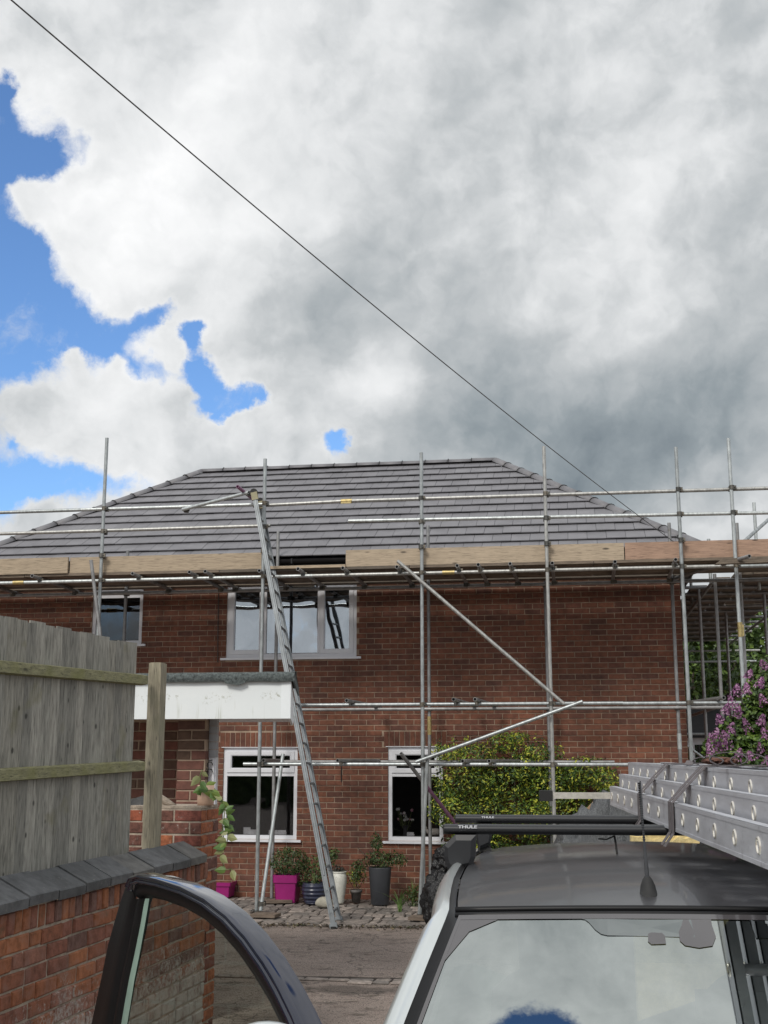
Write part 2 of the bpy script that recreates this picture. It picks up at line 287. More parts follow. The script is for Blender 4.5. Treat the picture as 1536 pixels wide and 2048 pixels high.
M_['cream'] = mat('cream_ornament', [(.60, .56, .50)], .5)
M_['pink_petal'] = mat('pink_petal', [(.62, .25, .36), (.72, .42, .48)], .6)
M_['white_petal'] = mat('white_petal', [(.75, .75, .73)], .6)
M_['wire'] = mat('cable_sheath', [(.07, .07, .07)], .5)
M_['iron'] = mat('black_iron', [(.01, .01, .01)], .5)
M_['grey_clad'] = mat('grey_cladding', [(.34, .35, .37)], .5, nscale=4, nstr=.08)
M_['driftwood'] = wood('driftwood', [(.30, .25, .20)], False, streak=(2, 8, 8), sc=9)
M_['white_stone'] = mat('pale_boulder', [(.36, .34, .28)], .85, nscale=14, nstr=.25, bump=.5)
M_['gold_leaf'] = mat('fallen_leaf', [(.50, .38, .10), (.35, .24, .1), (.45, .42, .3), (.10, .13, .04)], .8)

def glassmat(name, refl, tint, transp_tint=(.9, .92, .92), rough=.0, warp=0.):
    m = bpy.data.materials.new(name); m.use_nodes = True; nt = m.node_tree; nt.nodes.clear()
    out = nd(nt, 'ShaderNodeOutputMaterial'); tr = nd(nt, 'ShaderNodeBsdfTransparent'); gl = nd(nt, 'ShaderNodeBsdfGlossy'); mx = nd(nt, 'ShaderNodeMixShader')
    tr.inputs[0].default_value = (*transp_tint, 1); gl.inputs[0].default_value = (*tint, 1); gl.inputs['Roughness'].default_value = rough
    fr = nd(nt, 'ShaderNodeLayerWeight'); fr.inputs[0].default_value = .5
    f = mth(nt, 'MULTIPLY_ADD', mth(nt, 'POWER', fr.outputs['Facing'], 5.0), 1-refl, refl, clamp=True)
    if warp:
        geo = nd(nt, 'ShaderNodeNewGeometry'); n = nd(nt, 'ShaderNodeTexNoise'); n.inputs['Scale'].default_value = 2.2; n.inputs['Detail'].default_value = 1; lk(nt, geo.outputs['Position'], n.inputs['Vector'])
        bp = nd(nt, 'ShaderNodeBump'); bp.inputs['Strength'].default_value = 1; bp.inputs['Distance'].default_value = warp; lk(nt, n.outputs['Fac'], bp.inputs['Height']); lk(nt, bp.outputs[0], gl.inputs['Normal'])
    lk(nt, f, mx.inputs[0]); lk(nt, tr.outputs[0], mx.inputs[1]); lk(nt, gl.outputs[0], mx.inputs[2]); lk(nt, mx.outputs[0], out.inputs[0]); return m
M_['glass_up'] = glassmat('upstairs_window_glass', .42, (.86, .93, 1.0), (.5, .5, .52), warp=.004)
M_['glass'] = glassmat('window_glass', .06, (.9, .95, 1.0), (.75, .75, .76), warp=.003)
M_['glass_door'] = glassmat('tinted_door_glass', .05, (.8, .9, .9), (.66, .71, .65))
M_['glass_screen'] = glassmat('windscreen_glass', .50, (.82, .88, .86), (.22, .25, .25))
M_['frit'] = mat('windscreen_frit', [(.075, .070, .074)], .12, nscale=2, nstr=.05, coat=1)
M_['glass_edge'] = mat('green_glass_edge', [(.30, .42, .36)], .3)

def garden_brick():
    m, nt, b = pbsdf('old_garden_brick')
    geo = nd(nt, 'ShaderNodeNewGeometry'); oi = nd(nt, 'ShaderNodeObjectInfo'); pos = geo.outputs['Position']
    rn = mth(nt, 'FRACT', mth(nt, 'ADD', oi.outputs['Random'], geo.outputs['Random Per Island']))
    c = ramp(nt, rn, [(0, (.31, .115, .050)), (.15, (.25, .092, .050)), (.3, (.36, .135, .060)), (.45, (.22, .085, .055)), (.6, (.29, .105, .048)), (.75, (.26, .115, .078)), (.9, (.14, .07, .055))], 'CONSTANT')
    def nz(s, d=8, r=.68):
        n = nd(nt, 'ShaderNodeTexNoise'); n.inputs['Scale'].default_value = s; n.inputs['Detail'].default_value = d; n.inputs['Roughness'].default_value = r; lk(nt, pos, n.inputs['Vector']); return n.outputs['Fac']
    v = mth(nt, 'MULTIPLY_ADD', nz(22), 2.2, -.1)
    hv = nd(nt, 'ShaderNodeVectorMath', operation='SCALE'); lk(nt, c, hv.inputs[0]); lk(nt, v, hv.inputs['Scale'])
    sp = nd(nt, 'ShaderNodeSeparateXYZ'); lk(nt, pos, sp.inputs[0])
    # lime and salt bloom rising from the foot of the wall, lichen on the end pier
    h = mth(nt, 'MULTIPLY_ADD', sp.outputs[2], -1.7, 1.86)
    k = mth(nt, 'ADD', h, mth(nt, 'MULTIPLY_ADD', nz(2.6, 4), 1.0, -.95))
    k = mth(nt, 'ADD', k, mth(nt, 'MULTIPLY_ADD', nz(38, 8, .75), 1.9, -.95))
    mr = nd(nt, 'ShaderNodeMapRange', interpolation_type='SMOOTHSTEP'); lk(nt, k, mr.inputs[0]); mr.inputs['From Min'].default_value = .02; mr.inputs['From Max'].default_value = .42; mr.inputs['To Max'].default_value = .9
    col = mixc(nt, mr.outputs[0], hv.outputs[0], (.44, .42, .385))
    gp = nd(nt, 'ShaderNodeMapRange', interpolation_type='SMOOTHSTEP'); lk(nt, nz(11, 6), gp.inputs[0]); gp.inputs['From Min'].default_value = .46; gp.inputs['From Max'].default_value = .66; gp.inputs['To Max'].default_value = .6
    col = mixc(nt, gp.outputs[0], col, (.19, .115, .095))
    g = nd(nt, 'ShaderNodeMapRange', interpolation_type='SMOOTHSTEP'); lk(nt, nz(7, 6), g.inputs[0]); g.inputs['From Min'].default_value = .56; g.inputs['From Max'].default_value = .72; g.inputs['To Max'].default_value = .55
    col = mixc(nt, g.outputs[0], col, (.095, .085, .05))
    lk(nt, col, b.inputs['Base Color']); b.inputs['Roughness'].default_value = .9
    bp = nd(nt, 'ShaderNodeBump'); bp.inputs['Strength'].default_value = .9; bp.inputs['Distance'].default_value = .006; lk(nt, nz(55), bp.inputs['Height']); lk(nt, bp.outputs[0], b.inputs['Normal'])
    return m
M_['garden_brick'] = garden_brick()
M_['garden_mortar'] = mat('old_lime_mortar', [(.36, .30, .24)], .95, nscale=18, nstr=.35, bump=.9, bscale=50, bdist=.01, dirt=((.42, .39, .34), 14, .6))
M_['pier_brick'] = mat('mossy_pier_brick', [(.26, .075, .040), (.17, .055, .040), (.30, .10, .045), (.14, .06, .045)], .9, nscale=25, nstr=.5, bump=.9, bscale=45, bdist=.008, dirt=((.50, .47, .42), 24, .60))

def ground_mat():
    m, nt, b = pbsdf('driveway_tarmac')
    geo = nd(nt, 'ShaderNodeNewGeometry'); pos = geo.outputs['Position']
    def nz(s, d=8, r=.65, st=None):
        n = nd(nt, 'ShaderNodeTexNoise'); n.inputs['Scale'].default_value = s; n.inputs['Detail'].default_value = d; n.inputs['Roughness'].default_value = r
        if st:
            mp = nd(nt, 'ShaderNodeMapping'); mp.inputs['Scale'].default_value = st; lk(nt, pos, mp.inputs[0]); lk(nt, mp.outputs[0], n.inputs['Vector'])
        else: lk(nt, pos, n.inputs['Vector'])
        return n.outputs['Fac']
    c = ramp(nt, nz(1.3), [(.3, (.250, .205, .175)), (.5, (.325, .268, .232)), (.7, (.38, .315, .275))])
    c = mixc(nt, ramp(nt, nz(45, 3), [(.48, (0, 0, 0)), (.62, (1, 1, 1))]), c, (.33, .27, .235))
    c = mixc(nt, ramp(nt, nz(24, 4), [(.56, (0, 0, 0)), (.64, (.8, .8, .8))]), c, (.07, .055, .045))
    c = mixc(nt, ramp(nt, nz(9, 5), [(.45, (0, 0, 0)), (.70, (.5, .5, .5))]), c, (.27, .20, .17))
    c = mixc(nt, ramp(nt, nz(75, 2), [(.5, (0, 0, 0)), (.66, (1, 1, 1))]), c, (.055, .045, .038))
    # moss and leaf litter drifting along the paving edge and in the hollow
    c = mixc(nt, ramp(nt, nz(3.2, 9, .72, (1, 2.2, 1)), [(.53, (0, 0, 0)), (.66, (.75, .75, .75))]), c, (.045, .036, .026))
    v = nd(nt, 'ShaderNodeTexVoronoi', feature='DISTANCE_TO_EDGE'); v.inputs['Scale'].default_value = .8
    dz = nd(nt, 'ShaderNodeTexNoise'); dz.inputs['Scale'].default_value = 4; dz.inputs['Detail'].default_value = 5; lk(nt, pos, dz.inputs['Vector'])
    ad = nd(nt, 'ShaderNodeVectorMath', operation='MULTIPLY_ADD'); lk(nt, dz.outputs['Color'], ad.inputs[0]); ad.inputs[1].default_value = (.6, .6, .6); lk(nt, pos, ad.inputs[2]); lk(nt, ad.outputs[0], v.inputs['Vector'])
    c = mixc(nt, ramp(nt, v.outputs['Distance'], [(0, (.8, .8, .8)), (.012, (0, 0, 0))]), c, (.035, .03, .024))
    # damp hollow below the stone strip
    dp = nd(nt, 'ShaderNodeVectorMath', operation='SUBTRACT'); lk(nt, pos, dp.inputs[0]); dp.inputs[1].default_value = tuple(atZ(700, 1980))
    mp = nd(nt, 'ShaderNodeVectorMath', operation='MULTIPLY'); lk(nt, dp.outputs[0], mp.inputs[0]); mp.inputs[1].default_value = (1.6, 3.6, 1)
    ln = nd(nt, 'ShaderNodeVectorMath', operation='LENGTH'); lk(nt, mp.outputs[0], ln.inputs[0])
    w = mth(nt, 'MULTIPLY_ADD', nz(3, 5), 1.6, ln.outputs['Value'])
    wet = nd(nt, 'ShaderNodeMapRange', interpolation_type='SMOOTHSTEP'); lk(nt, w, wet.inputs[0]); wet.inputs['From Min'].default_value = 1.25; wet.inputs['From Max'].default_value = 1.7; wet.inputs['To Min'].default_value = .42; wet.inputs['To Max'].default_value = 1
    hv = nd(nt, 'ShaderNodeVectorMath', operation='SCALE'); lk(nt, c, hv.inputs[0]); lk(nt, wet.outputs[0], hv.inputs['Scale'])
    lk(nt, hv.outputs[0], b.inputs['Base Color']); b.inputs['Roughness'].default_value = .9
    bp = nd(nt, 'ShaderNodeBump'); bp.inputs['Strength'].default_value = .9; bp.inputs['Distance'].default_value = .008; lk(nt, nz(70, 5), bp.inputs['Height']); lk(nt, bp.outputs[0], b.inputs['Normal'])
    return m
M_['ground'] = ground_mat()
def fascia_mat():
    m, nt, b = pbsdf('stained_white_fascia')
    geo = nd(nt, 'ShaderNodeNewGeometry'); pos = geo.outputs['Position']; sp = nd(nt, 'ShaderNodeSeparateXYZ'); lk(nt, pos, sp.inputs[0])
    def nz(s, d=6, st=(1, 1, 1)):
        n = nd(nt, 'ShaderNodeTexNoise'); n.inputs['Scale'].default_value = s; n.inputs['Detail'].default_value = d; n.inputs['Roughness'].default_value = .7
        mp = nd(nt, 'ShaderNodeMapping'); mp.inputs['Scale'].default_value = st; lk(nt, pos, mp.inputs[0]); lk(nt, mp.outputs[0], n.inputs['Vector']); return n.outputs['Fac']
    zc = mth(nt, 'SUBTRACT', sp.outputs[2], 2.425)
    zc = mth(nt, 'ADD', zc, mth(nt, 'MULTIPLY_ADD', nz(6, 2), .12, -.06))
    band = mth(nt, 'SUBTRACT', 1, mth(nt, 'MULTIPLY', mth(nt, 'ABSOLUTE', zc), 22), clamp=True)
    k = mth(nt, 'MULTIPLY', band, ramp(nt, nz(34, 6), [(.54, (0, 0, 0)), (.62, (1, 1, 1))]))
    k = mth(nt, 'MULTIPLY', k, ramp(nt, nz(4, 2), [(.42, (0, 0, 0)), (.52, (1, 1, 1))]))
    run = mth(nt, 'MULTIPLY', ramp(nt, nz(26, 3, (1, 1, .08)), [(.57, (0, 0, 0)), (.72, (.45, .45, .45))]), mth(nt, 'MULTIPLY', zc, -9, clamp=True))
    c = mixc(nt, nz(3), (.84, .87, .87), (.72, .77, .79))
    c = mixc(nt, run, c, (.30, .31, .20)); c = mixc(nt, mth(nt, 'MULTIPLY', k, .6), c, (.20, .19, .09))
    lk(nt, c, b.inputs['Base Color']); b.inputs['Roughness'].default_value = .45; return m
M_['fascia'] = fascia_mat()

# ---------------------------------------------------------------- mesh kit
class MB:
    def __init__(s): s.v = []; s.f = []; s.sm = []
    def add(s, vs, fs, smooth=False):
        o = len(s.v); s.v.extend([tuple(v) for v in vs])
        for f in fs: s.f.append(tuple(o+i for i in f)); s.sm.append(smooth)
    def box(s, x0, x1, y0, y1, z0, z1):
        s.add([(x0,y0,z0),(x1,y0,z0),(x1,y1,z0),(x0,y1,z0),(x0,y0,z1),(x1,y0,z1),(x1,y1,z1),(x0,y1,z1)],
              [(0,3,2,1),(4,5,6,7),(0,1,5,4),(1,2,6,5),(2,3,7,6),(3,0,4,7)])
    def obox(s, c, ax, ay, az, hx, hy, hz):   # oriented box
        c = Vector(c); P = []
        for k in (-1, 1):
            for a, b_ in ((-1,-1),(1,-1),(1,1),(-1,1)): P.append(c+ax*hx*a+ay*hy*b_+az*hz*k)
        s.add(P, [(0,3,2,1),(4,5,6,7),(0,1,5,4),(1,2,6,5),(2,3,7,6),(3,0,4,7)])
    def cbox(s, x0, x1, y0, y1, z0, z1, c=.004, j=0.):  # chamfered front (at y0), slightly uneven
        jj = lambda: rnd.uniform(-j, j)
        B = [(x0,y1,z0),(x1,y1,z0),(x1,y1,z1),(x0,y1,z1)]
        q = [(x0+jj(),z0+jj()),(x1+jj(),z0+jj()),(x1+jj(),z1+jj()),(x0+jj(),z1+jj())]
        Mid = [(a,y0+c,b) for a,b in q]; d = jj()
        cx, cz = (x0+x1)/2, (z0+z1)/2
        Fr = [(a+(c if a < cx else -c), y0+d, b+(c if b < cz else -c)) for a,b in q]
        s.add(B+Mid+Fr, [(0,1,5,4),(1,2,6,5),(2,3,7,6),(3,0,4,7),(4,5,9,8),(5,6,10,9),(6,7,11,10),(7,4,8,11),(8,9,10,11)])
    def tube(s, p0, p1, r=.0242, seg=10, hollow=False, r1=None, cap=True):
        p0, p1 = Vector(p0), Vector(p1); d = (p1-p0).normalized(); r1 = r if r1 is None else r1
        a = d.orthogonal().normalized(); b = d.cross(a)
        ring = lambda c, rr: [c+(a*math.cos(2*math.pi*i/seg)+b*math.sin(2*math.pi*i/seg))*rr for i in range(seg)]
        s.add(ring(p0, r)+ring(p1, r1), [(i,(i+1)%seg,seg+(i+1)%seg,seg+i) for i in range(seg)], True)
        if hollow:
            for c, dd, ro in ((p0, d, r), (p1, -d, r1)):
                ri = ro*.80
                s.add(ring(c, ro)+ring(c, ri)+ring(c+dd*.10, ri), [(i,(i+1)%seg,seg+(i+1)%seg,seg+i) for i in range(seg)]+[(seg+i,seg+(i+1)%seg,2*seg+(i+1)%seg,2*seg+i) for i in range(seg)]+[tuple(range(2*seg,3*seg))])
        elif cap:
            s.add(ring(p0, r), [tuple(range(seg))]); s.add(ring(p1, r1), [tuple(range(seg))])
    def path(s, pts, r, seg=8, closed=False):
        pts = [Vector(p) for p in pts]; n = len(pts); V = []; up = None
        for i, p in enumerate(pts):
            d = (pts[min(i+1,n-1)]-pts[max(i-1,0)]).normalized()
            if up is None: up = d.orthogonal().normalized()
            up = (up-d*up.dot(d)).normalized(); b = d.cross(up); rr = r[i] if isinstance(r, (list, tuple)) else r
            V += [p+(up*math.cos(2*math.pi*k/seg)+b*math.sin(2*math.pi*k/seg))*rr for k in range(seg)]
        Fc = [(i*seg+k, i*seg+(k+1)%seg, (i+1)*seg+(k+1)%seg, (i+1)*seg+k) for i in range(n-1) for k in range(seg)]
        s.add(V, Fc+[tuple(range(seg)), tuple(range((n-1)*seg, n*seg))], True)
    def ribbon(s, pts, side, w, t=.002):     # flat webbing along a path; side = width direction
        pts = [Vector(p) for p in pts]; side = Vector(side).normalized(); n = len(pts); V = []
        for i, p in enumerate(pts):
            d = (pts[min(i+1,n-1)]-pts[max(i-1,0)]).normalized(); nn = d.cross(side).normalized()
            V += [p-side*w/2, p+side*w/2, p+side*w/2+nn*t, p-side*w/2+nn*t]
        s.add(V, [(i*4+k, i*4+(k+1)%4, (i+1)*4+(k+1)%4, (i+1)*4+k) for i in range(n-1) for k in range(4)]+[(0,1,2,3),((n-1)*4,(n-1)*4+1,(n-1)*4+2,(n-1)*4+3)])
    def lathe(s, c, prof, seg=24, sq=0.):
        c = Vector(c); V = []
        for r, z in prof:
            for k in range(seg):
                a = 2*math.pi*k/seg; x, y = math.cos(a), math.sin(a)
                if sq: m = max(abs(x), abs(y)); x, y = x/(m**sq), y/(m**sq)
                V.append(c+Vector((r*x, r*y, z)))
        n = len(prof)
        s.add(V, [(i*seg+k, i*seg+(k+1)%seg, (i+1)*seg+(k+1)%seg, (i+1)*seg+k) for i in range(n-1) for k in range(seg)], True)
    def grid(s, rows, smooth=True):
        n, m = len(rows), len(rows[0]); s.add([p for r in rows for p in r], [(i*m+j, i*m+j+1, (i+1)*m+j+1, (i+1)*m+j) for i in range(n-1) for j in range(m-1)], smooth)
    def slab(s, poly, off):   # polygon extruded by vector off
        n = len(poly); o = Vector(off); P = [Vector(p) for p in poly]
        s.add(P+[p+o for p in P], [tuple(range(n)), tuple(range(2*n-1, n-1, -1))]+[(i,(i+1)%n,n+(i+1)%n,n+i) for i in range(n)])
    def leaf(s, c, size, d=None, fold=.25, asp=.5):
        c = Vector(c)
        d = Vector((rnd.gauss(0,1), rnd.gauss(0,1), rnd.gauss(0,1))).normalized() if d is None else d
        a = d.orthogonal().normalized(); a.rotate(Matrix.Rotation(rnd.uniform(0, 6.28), 3, d)); b = d.cross(a)
        L, w = size*.5, size*.5*asp
        s.add([c-a*L, c+b*w+d*fold*w, c+a*L, c-b*w+d*fold*w], [(0,1,2),(0,2,3)])
    def build(s, name, m, parent=None, label=None, kind=None):
        me = bpy.data.meshes.new(name); me.from_pydata(s.v, [], s.f)
        me.polygons.foreach_set('use_smooth', s.sm); me.validate(); me.update()
        me.materials.append(M_[m] if isinstance(m, str) else m)
        o = bpy.data.objects.new(name, me); COL.objects.link(o)
        if parent: o.parent = parent
        if label: o['label'] = label
        if kind: o['kind'] = kind
        return o
def tag(o, label, cat, group=None):
    o['label'] = label; o['category'] = cat
    if group: o['group'] = group
    return o
def thing(name, label, cat, loc=(0,0,0), rz=0., group=None):
    o = bpy.data.objects.new(name, None); COL.objects.link(o); o.empty_display_size = .1
    o.location = loc; o.rotation_euler = (0,0,rz); return tag(o, label, cat, group)
def inst(src_mesh, name, parent, loc, rot=(0,0,0), scale=(1,1,1)):
    o = bpy.data.objects.new(name, src_mesh); COL.objects.link(o); o.parent = parent; o.location = loc; o.rotation_euler = rot; o.scale = scale; return o
def ellipsoid_foliage(mb, c, rad, n, size, shell=.55, asp=.5, zmin=None):
    c = Vector(c)
    for _ in range(n):
        d = Vector((rnd.gauss(0,1), rnd.gauss(0,1), rnd.gauss(0,1))).normalized()
        r = rnd.uniform(shell, 1)**.6
        p = c+Vector((d.x*rad[0]*r, d.y*rad[1]*r, d.z*rad[2]*r))
        if zmin is not None and p.z < zmin: continue
        nn = (d+Vector((rnd.gauss(0,.6), rnd.gauss(0,.6), rnd.gauss(0,.6)+.4))).normalized()
        mb.leaf(p, size*rnd.uniform(.7, 1.3), nn, asp=asp)

# ---------------------------------------------------------------- ground
def structure(o): o['kind'] = 'structure'; return o
g = MB(); n = 40
g.add([(-1500,-1500,0),(1500,-1500,0),(1500,1500,0),(-1500,1500,0)], [(0,1,2,3)])
ground = structure(g.build('ground', 'ground'))
#=PAVING
def shrink(poly, k):
    c = sum((Vector(p) for p in poly), Vector())/len(poly); return [c+(Vector(p)-c)*k for p in poly]
pv = MB(); e0 = atZ(300, 1846); e1 = atZ(900, 1858)
a0, a1 = toL(e0), toL(e1)
ybk = lambda x: -.03
yfr = lambda x: a0.y+(a1.y-a0.y)*(x-a0.x)/(a1.x-a0.x)
PX0, PX1 = -8.2, -2.2
bed = [toW(PX0, yfr(PX0), .003), toW(PX1, yfr(PX1), .003), toW(PX1, ybk(0), .003), toW(PX0, ybk(0), .003)]
bm_ = MB(); bm_.add(bed, [(0,1,2,3)]); paving = structure(bm_.build('paving', 'soil'))
def sett(name, poly, h):
    c = sum(poly, Vector())/len(poly)
    lo = [Vector(p)-c for p in poly]; hi = shrink(lo, .80)
    for p in hi: p.z = h+rnd.uniform(-.004, .004)
    mid = [Vector((p.x, p.y, h*.45)) for p in lo]
    k = len(lo); m = MB()
    m.add(lo+mid+hi, [(i,(i+1)%k,k+(i+1)%k,k+i) for i in range(k)]+[(k+i,k+(i+1)%k,2*k+(i+1)%k,2*k+i) for i in range(k)]+[tuple(range(2*k,3*k))])
    return m, c
rows = []; y = 0; dep = abs(yfr(-5))
setts = []
ny = 9
for i in range(ny):
    x = PX0+rnd.uniform(0, .1); 
    while x < PX1-.05:
        w = rnd.choice((.11, .13, .15, .19))*rnd.uniform(.9, 1.15) if i else rnd.uniform(.2, .32)
        f0, f1 = i/ny, (i+1)/ny
        def pt(xx, f): 
            yy = yfr(xx)*(1-f)+ybk(xx)*f
            q = mnoise.noise(Vector((xx*2.1, yy*2.1, 3)))*.05; q2 = mnoise.noise(Vector((xx*2.3+9, yy*2.3, 1)))*.06
            return toW(xx+q, yy+q2, 0)
        sk = .05*math.sin(i*1.7)
        P4 = [pt(x+.008, f0+.005), pt(x+w-.008, f0+.005), pt(x+w-.008+sk*rnd.uniform(0,1), f1-.006), pt(x+.008+sk*rnd.uniform(0,1), f1-.006)]
        setts.append([p+Vector((rnd.uniform(-.012,.012), rnd.uniform(-.008,.008), 0)) for p in P4]); x += w
setts.sort(key=lambda P: (P[0].y-P[0].x*.0))
jn = MB()
for k, P4 in enumerate(setts):
    m, c = sett('paving_stone', P4, rnd.uniform(.012, .022))
    if k < 290: o = m.build('paving_stone', 'sett', paving); o.location = c
    else: jn.add([Vector(v)+c for v in m.v], m.f)
if jn.v: jn.build('paving_stone', 'sett', paving, kind='stuff')
# strip of edging stones across the drive
strip = structure(MB().build('edging_strip', 'soil')); sx = -2.3
sm_ = MB(); q0, q1 = atZ(300, 1950), atZ(830, 1964)
sm_.add([q0+Vector((0,-.05,.004)), q1+Vector((.6,-.1,.004)), q1+Vector((.6,.1,.004)), q0+Vector((0,.06,.004))], [(0,1,2,3)]); strip.data = sm_.build('tmp', 'soil').data
bpy.data.objects.remove(bpy.data.objects['tmp'])
t = 0.; L = (q1-q0).length+.5; dv = (q1-q0).normalized(); pp = Vector((-dv.y, dv.x, 0))
while t < L:
    w = rnd.uniform(.12, .26)
    for row in ((0,) if t < L*.6 else (0, 1)):
        b0 = q0+dv*t+pp*(-.055-row*.11+rnd.uniform(-.008,.008)+.03*math.sin(t*3)); z_ = Vector((0,0,.004))
        P4 = [b0+z_, b0+dv*(w-.015)+z_, b0+dv*(w-.015)+pp*.095+z_, b0+pp*.095+z_]
        m, c = sett('edging_stone', [p+Vector((rnd.uniform(-.008,.008), rnd.uniform(-.008,.008), 0)) for p in P4], .012)
        o = m.build('edging_stone', 'sett', strip); o.location = c
    t += w
# leaf litter and moss along the paving edge
lt = MB()
for _ in range(1500):
    x = rnd.uniform(-6.6, -2.3); yy = yfr(x)-abs(rnd.gauss(0, .16))+.10
    p = toW(x, yy, rnd.uniform(.006, .02)); lt.leaf(p, rnd.uniform(.015, .045), Vector((rnd.gauss(0,.3), rnd.gauss(0,.3), 1)).normalized(), asp=.7)
o = lt.build('leaf_litter', mat('leaf_litter_mix', [(.05,.035,.02), (.09,.06,.03), (.03,.03,.015), (.05,.06,.02), (.03,.022,.014), (.3,.24,.12), (.05,.035,.02), (.04,.03,.02)], .9)); tag(o, 'brown and yellow leaf litter and moss along the front edge of the stone paving', 'leaf litter'); o['kind'] = 'stuff'

# ---------------------------------------------------------------- the house
HR = -YAW; HO = (OX, OY, 0)
house = thing('brick_house', 'two storey red brick house with grey tiled hipped roof behind the scaffold', 'house', HO, HR)
XL = -10.95; YB = 7.1; ZT = 4.72
W1 = (-8.667, -7.871, 3.60, 4.46); W2 = (-6.563, -4.604, 3.375, 4.50); W3 = (-6.555, -5.456, .80, 2.08); W4 = (-4.143, -3.364, .80, 2.09)
OPEN = [W1, W2, W3, W4]
def wall_cells(x0, x1, z0, z1, opens, cb):
    xs = sorted({x0, x1, *[v for o in opens for v in o[:2]]}); zs = sorted({z0, z1, *[v for o in opens for v in o[2:]]})
    for a, b in zip(xs, xs[1:]):
        for c, d in zip(zs, zs[1:]):
            mx, mz = (a+b)/2, (c+d)/2
            if not any(o[0] < mx < o[1] and o[2] < mz < o[3] for o in opens): cb(a, b, c, d)
w = MB()
wall_cells(XL, 0, 0, ZT, OPEN, lambda a,b,c,d: w.add([(a,0,c),(b,0,c),(b,0,d),(a,0,d)], [(0,1,2,3)]))
for x0, x1, z0, z1 in OPEN:
    w.add([(x0,0,z0),(x0,.25,z0),(x0,.25,z1),(x0,0,z1)], [(0,1,2,3)]); w.add([(x1,0,z0),(x1,.25,z0),(x1,.25,z1),(x1,0,z1)], [(0,3,2,1)])
    w.add([(x0,0,z1),(x1,0,z1),(x1,.25,z1),(x0,.25,z1)], [(0,1,2,3)]); w.add([(x0,0,z0),(x1,0,z0),(x1,.25,z0),(x0,.25,z0)], [(0,3,2,1)])
w.add([(0,0,0),(0,YB,0),(0,YB,ZT),(0,0,ZT)], [(0,1,2,3)]); w.add([(XL,0,0),(XL,YB,0),(XL,YB,ZT),(XL,0,ZT)], [(0,3,2,1)]); w.add([(XL,YB,0),(0,YB,0),(0,YB,ZT),(XL,YB,ZT)], [(0,3,2,1)])
wall = w.build('wall', 'mortar', house)
CH, BL, JT = .0772, .2285, .0105
full = MB(); variants = []
for k in range(5):
    m = MB(); m.cbox(-(BL-JT)/2, (BL-JT)/2, -.007, .01, -(CH-JT)/2, (CH-JT)/2, .003, .0016); o = m.build('tmp', 'brick'); variants.append(o.data); bpy.data.objects.remove(o)
soldiers = [(W3[0]-.06, W3[1]+.06, W3[3]+.004, W3[3]+.219), (W4[0]-.06, W4[1]+.06, W4[3]+.004, W4[3]+.219)]
blocks = OPEN+soldiers
cand = []
for r_ in range(int(ZT/CH)):
    z0, z1 = r_*CH+JT/2, (r_+1)*CH-JT/2
    x = 0-(BL/2 if r_ % 2 else 0)
    segs = []
    if r_ % 2: segs.append((x+JT/2, -JT/2+.008))
    while x > XL+.05:
        segs.append((max(x-BL, XL)+JT/2, x-JT/2)); x -= BL
    for a, b in segs:
        parts = [(a, b)]
        for o in blocks:
            if z1-.01 > o[2] and z0+.01 < o[3]:
                np_ = []
                for p, q in parts:
                    if q <= o[0] or p >= o[1]: np_.append((p, q)); continue
                    if p < o[0]-.03: np_.append((p, o[0]))
                    if q > o[1]+.03: np_.append((o[1], q))
                parts = np_
        for p, q in parts: cand.append((p, q, z0, z1, r_))
def vis(p, q, z0): 
    W = toW((p+q)/2, 0, z0); hidden = (-3.4 < p < -.95 and z0 < 2.3) or z0 < 1.75 or z0 > 4.3
    return not hidden
fullb = [c for c in cand if abs((c[1]-c[0])-(BL-JT)) < .002]
fullb.sort(key=lambda c: (not vis(*c[:3]), -(c[0]+c[1])/2 + abs(c[2]-3)*.25))
single = set(id(c) for c in fullb[:298])
bulk = MB()
for c in cand:
    p, q, z0, z1, _ = c
    if id(c) in single: inst(rnd.choice(variants), 'brick', wall, ((p+q)/2, 0, (z0+z1)/2))
    else: bulk.cbox(p, q, -.007, .01, z0, z1, .003, .0016)
for x0, x1, z0, z1 in soldiers:
    k = int(round((x1-x0)/CH)); s_ = (x1-x0)/k
    for i in range(k): bulk.cbox(x0+i*s_+.005, x0+(i+1)*s_-.005, -.008, .01, z0, z1-.008, .003, .0016)
# gable side bricks
for r_ in range(int(ZT/CH)):
    z0, z1 = r_*CH+JT/2, (r_+1)*CH-JT/2; y = BL/2 if r_ % 2 else 0
    y -= .006
    while y < YB-.05:
        a, b = max(y, -.006), y+BL-JT
        bulk.add([(0,a,z0),(.006,a,z0),(.006,a,z1),(0,a,z1),(0,b,z0),(.006,b,z0),(.006,b,z1),(0,b,z1)], [(0,1,2,3),(1,5,6,2),(5,4,7,6),(3,2,6,7),(0,4,5,1)]); y += BL
bulk.build('brick', 'brick', wall, kind='stuff')

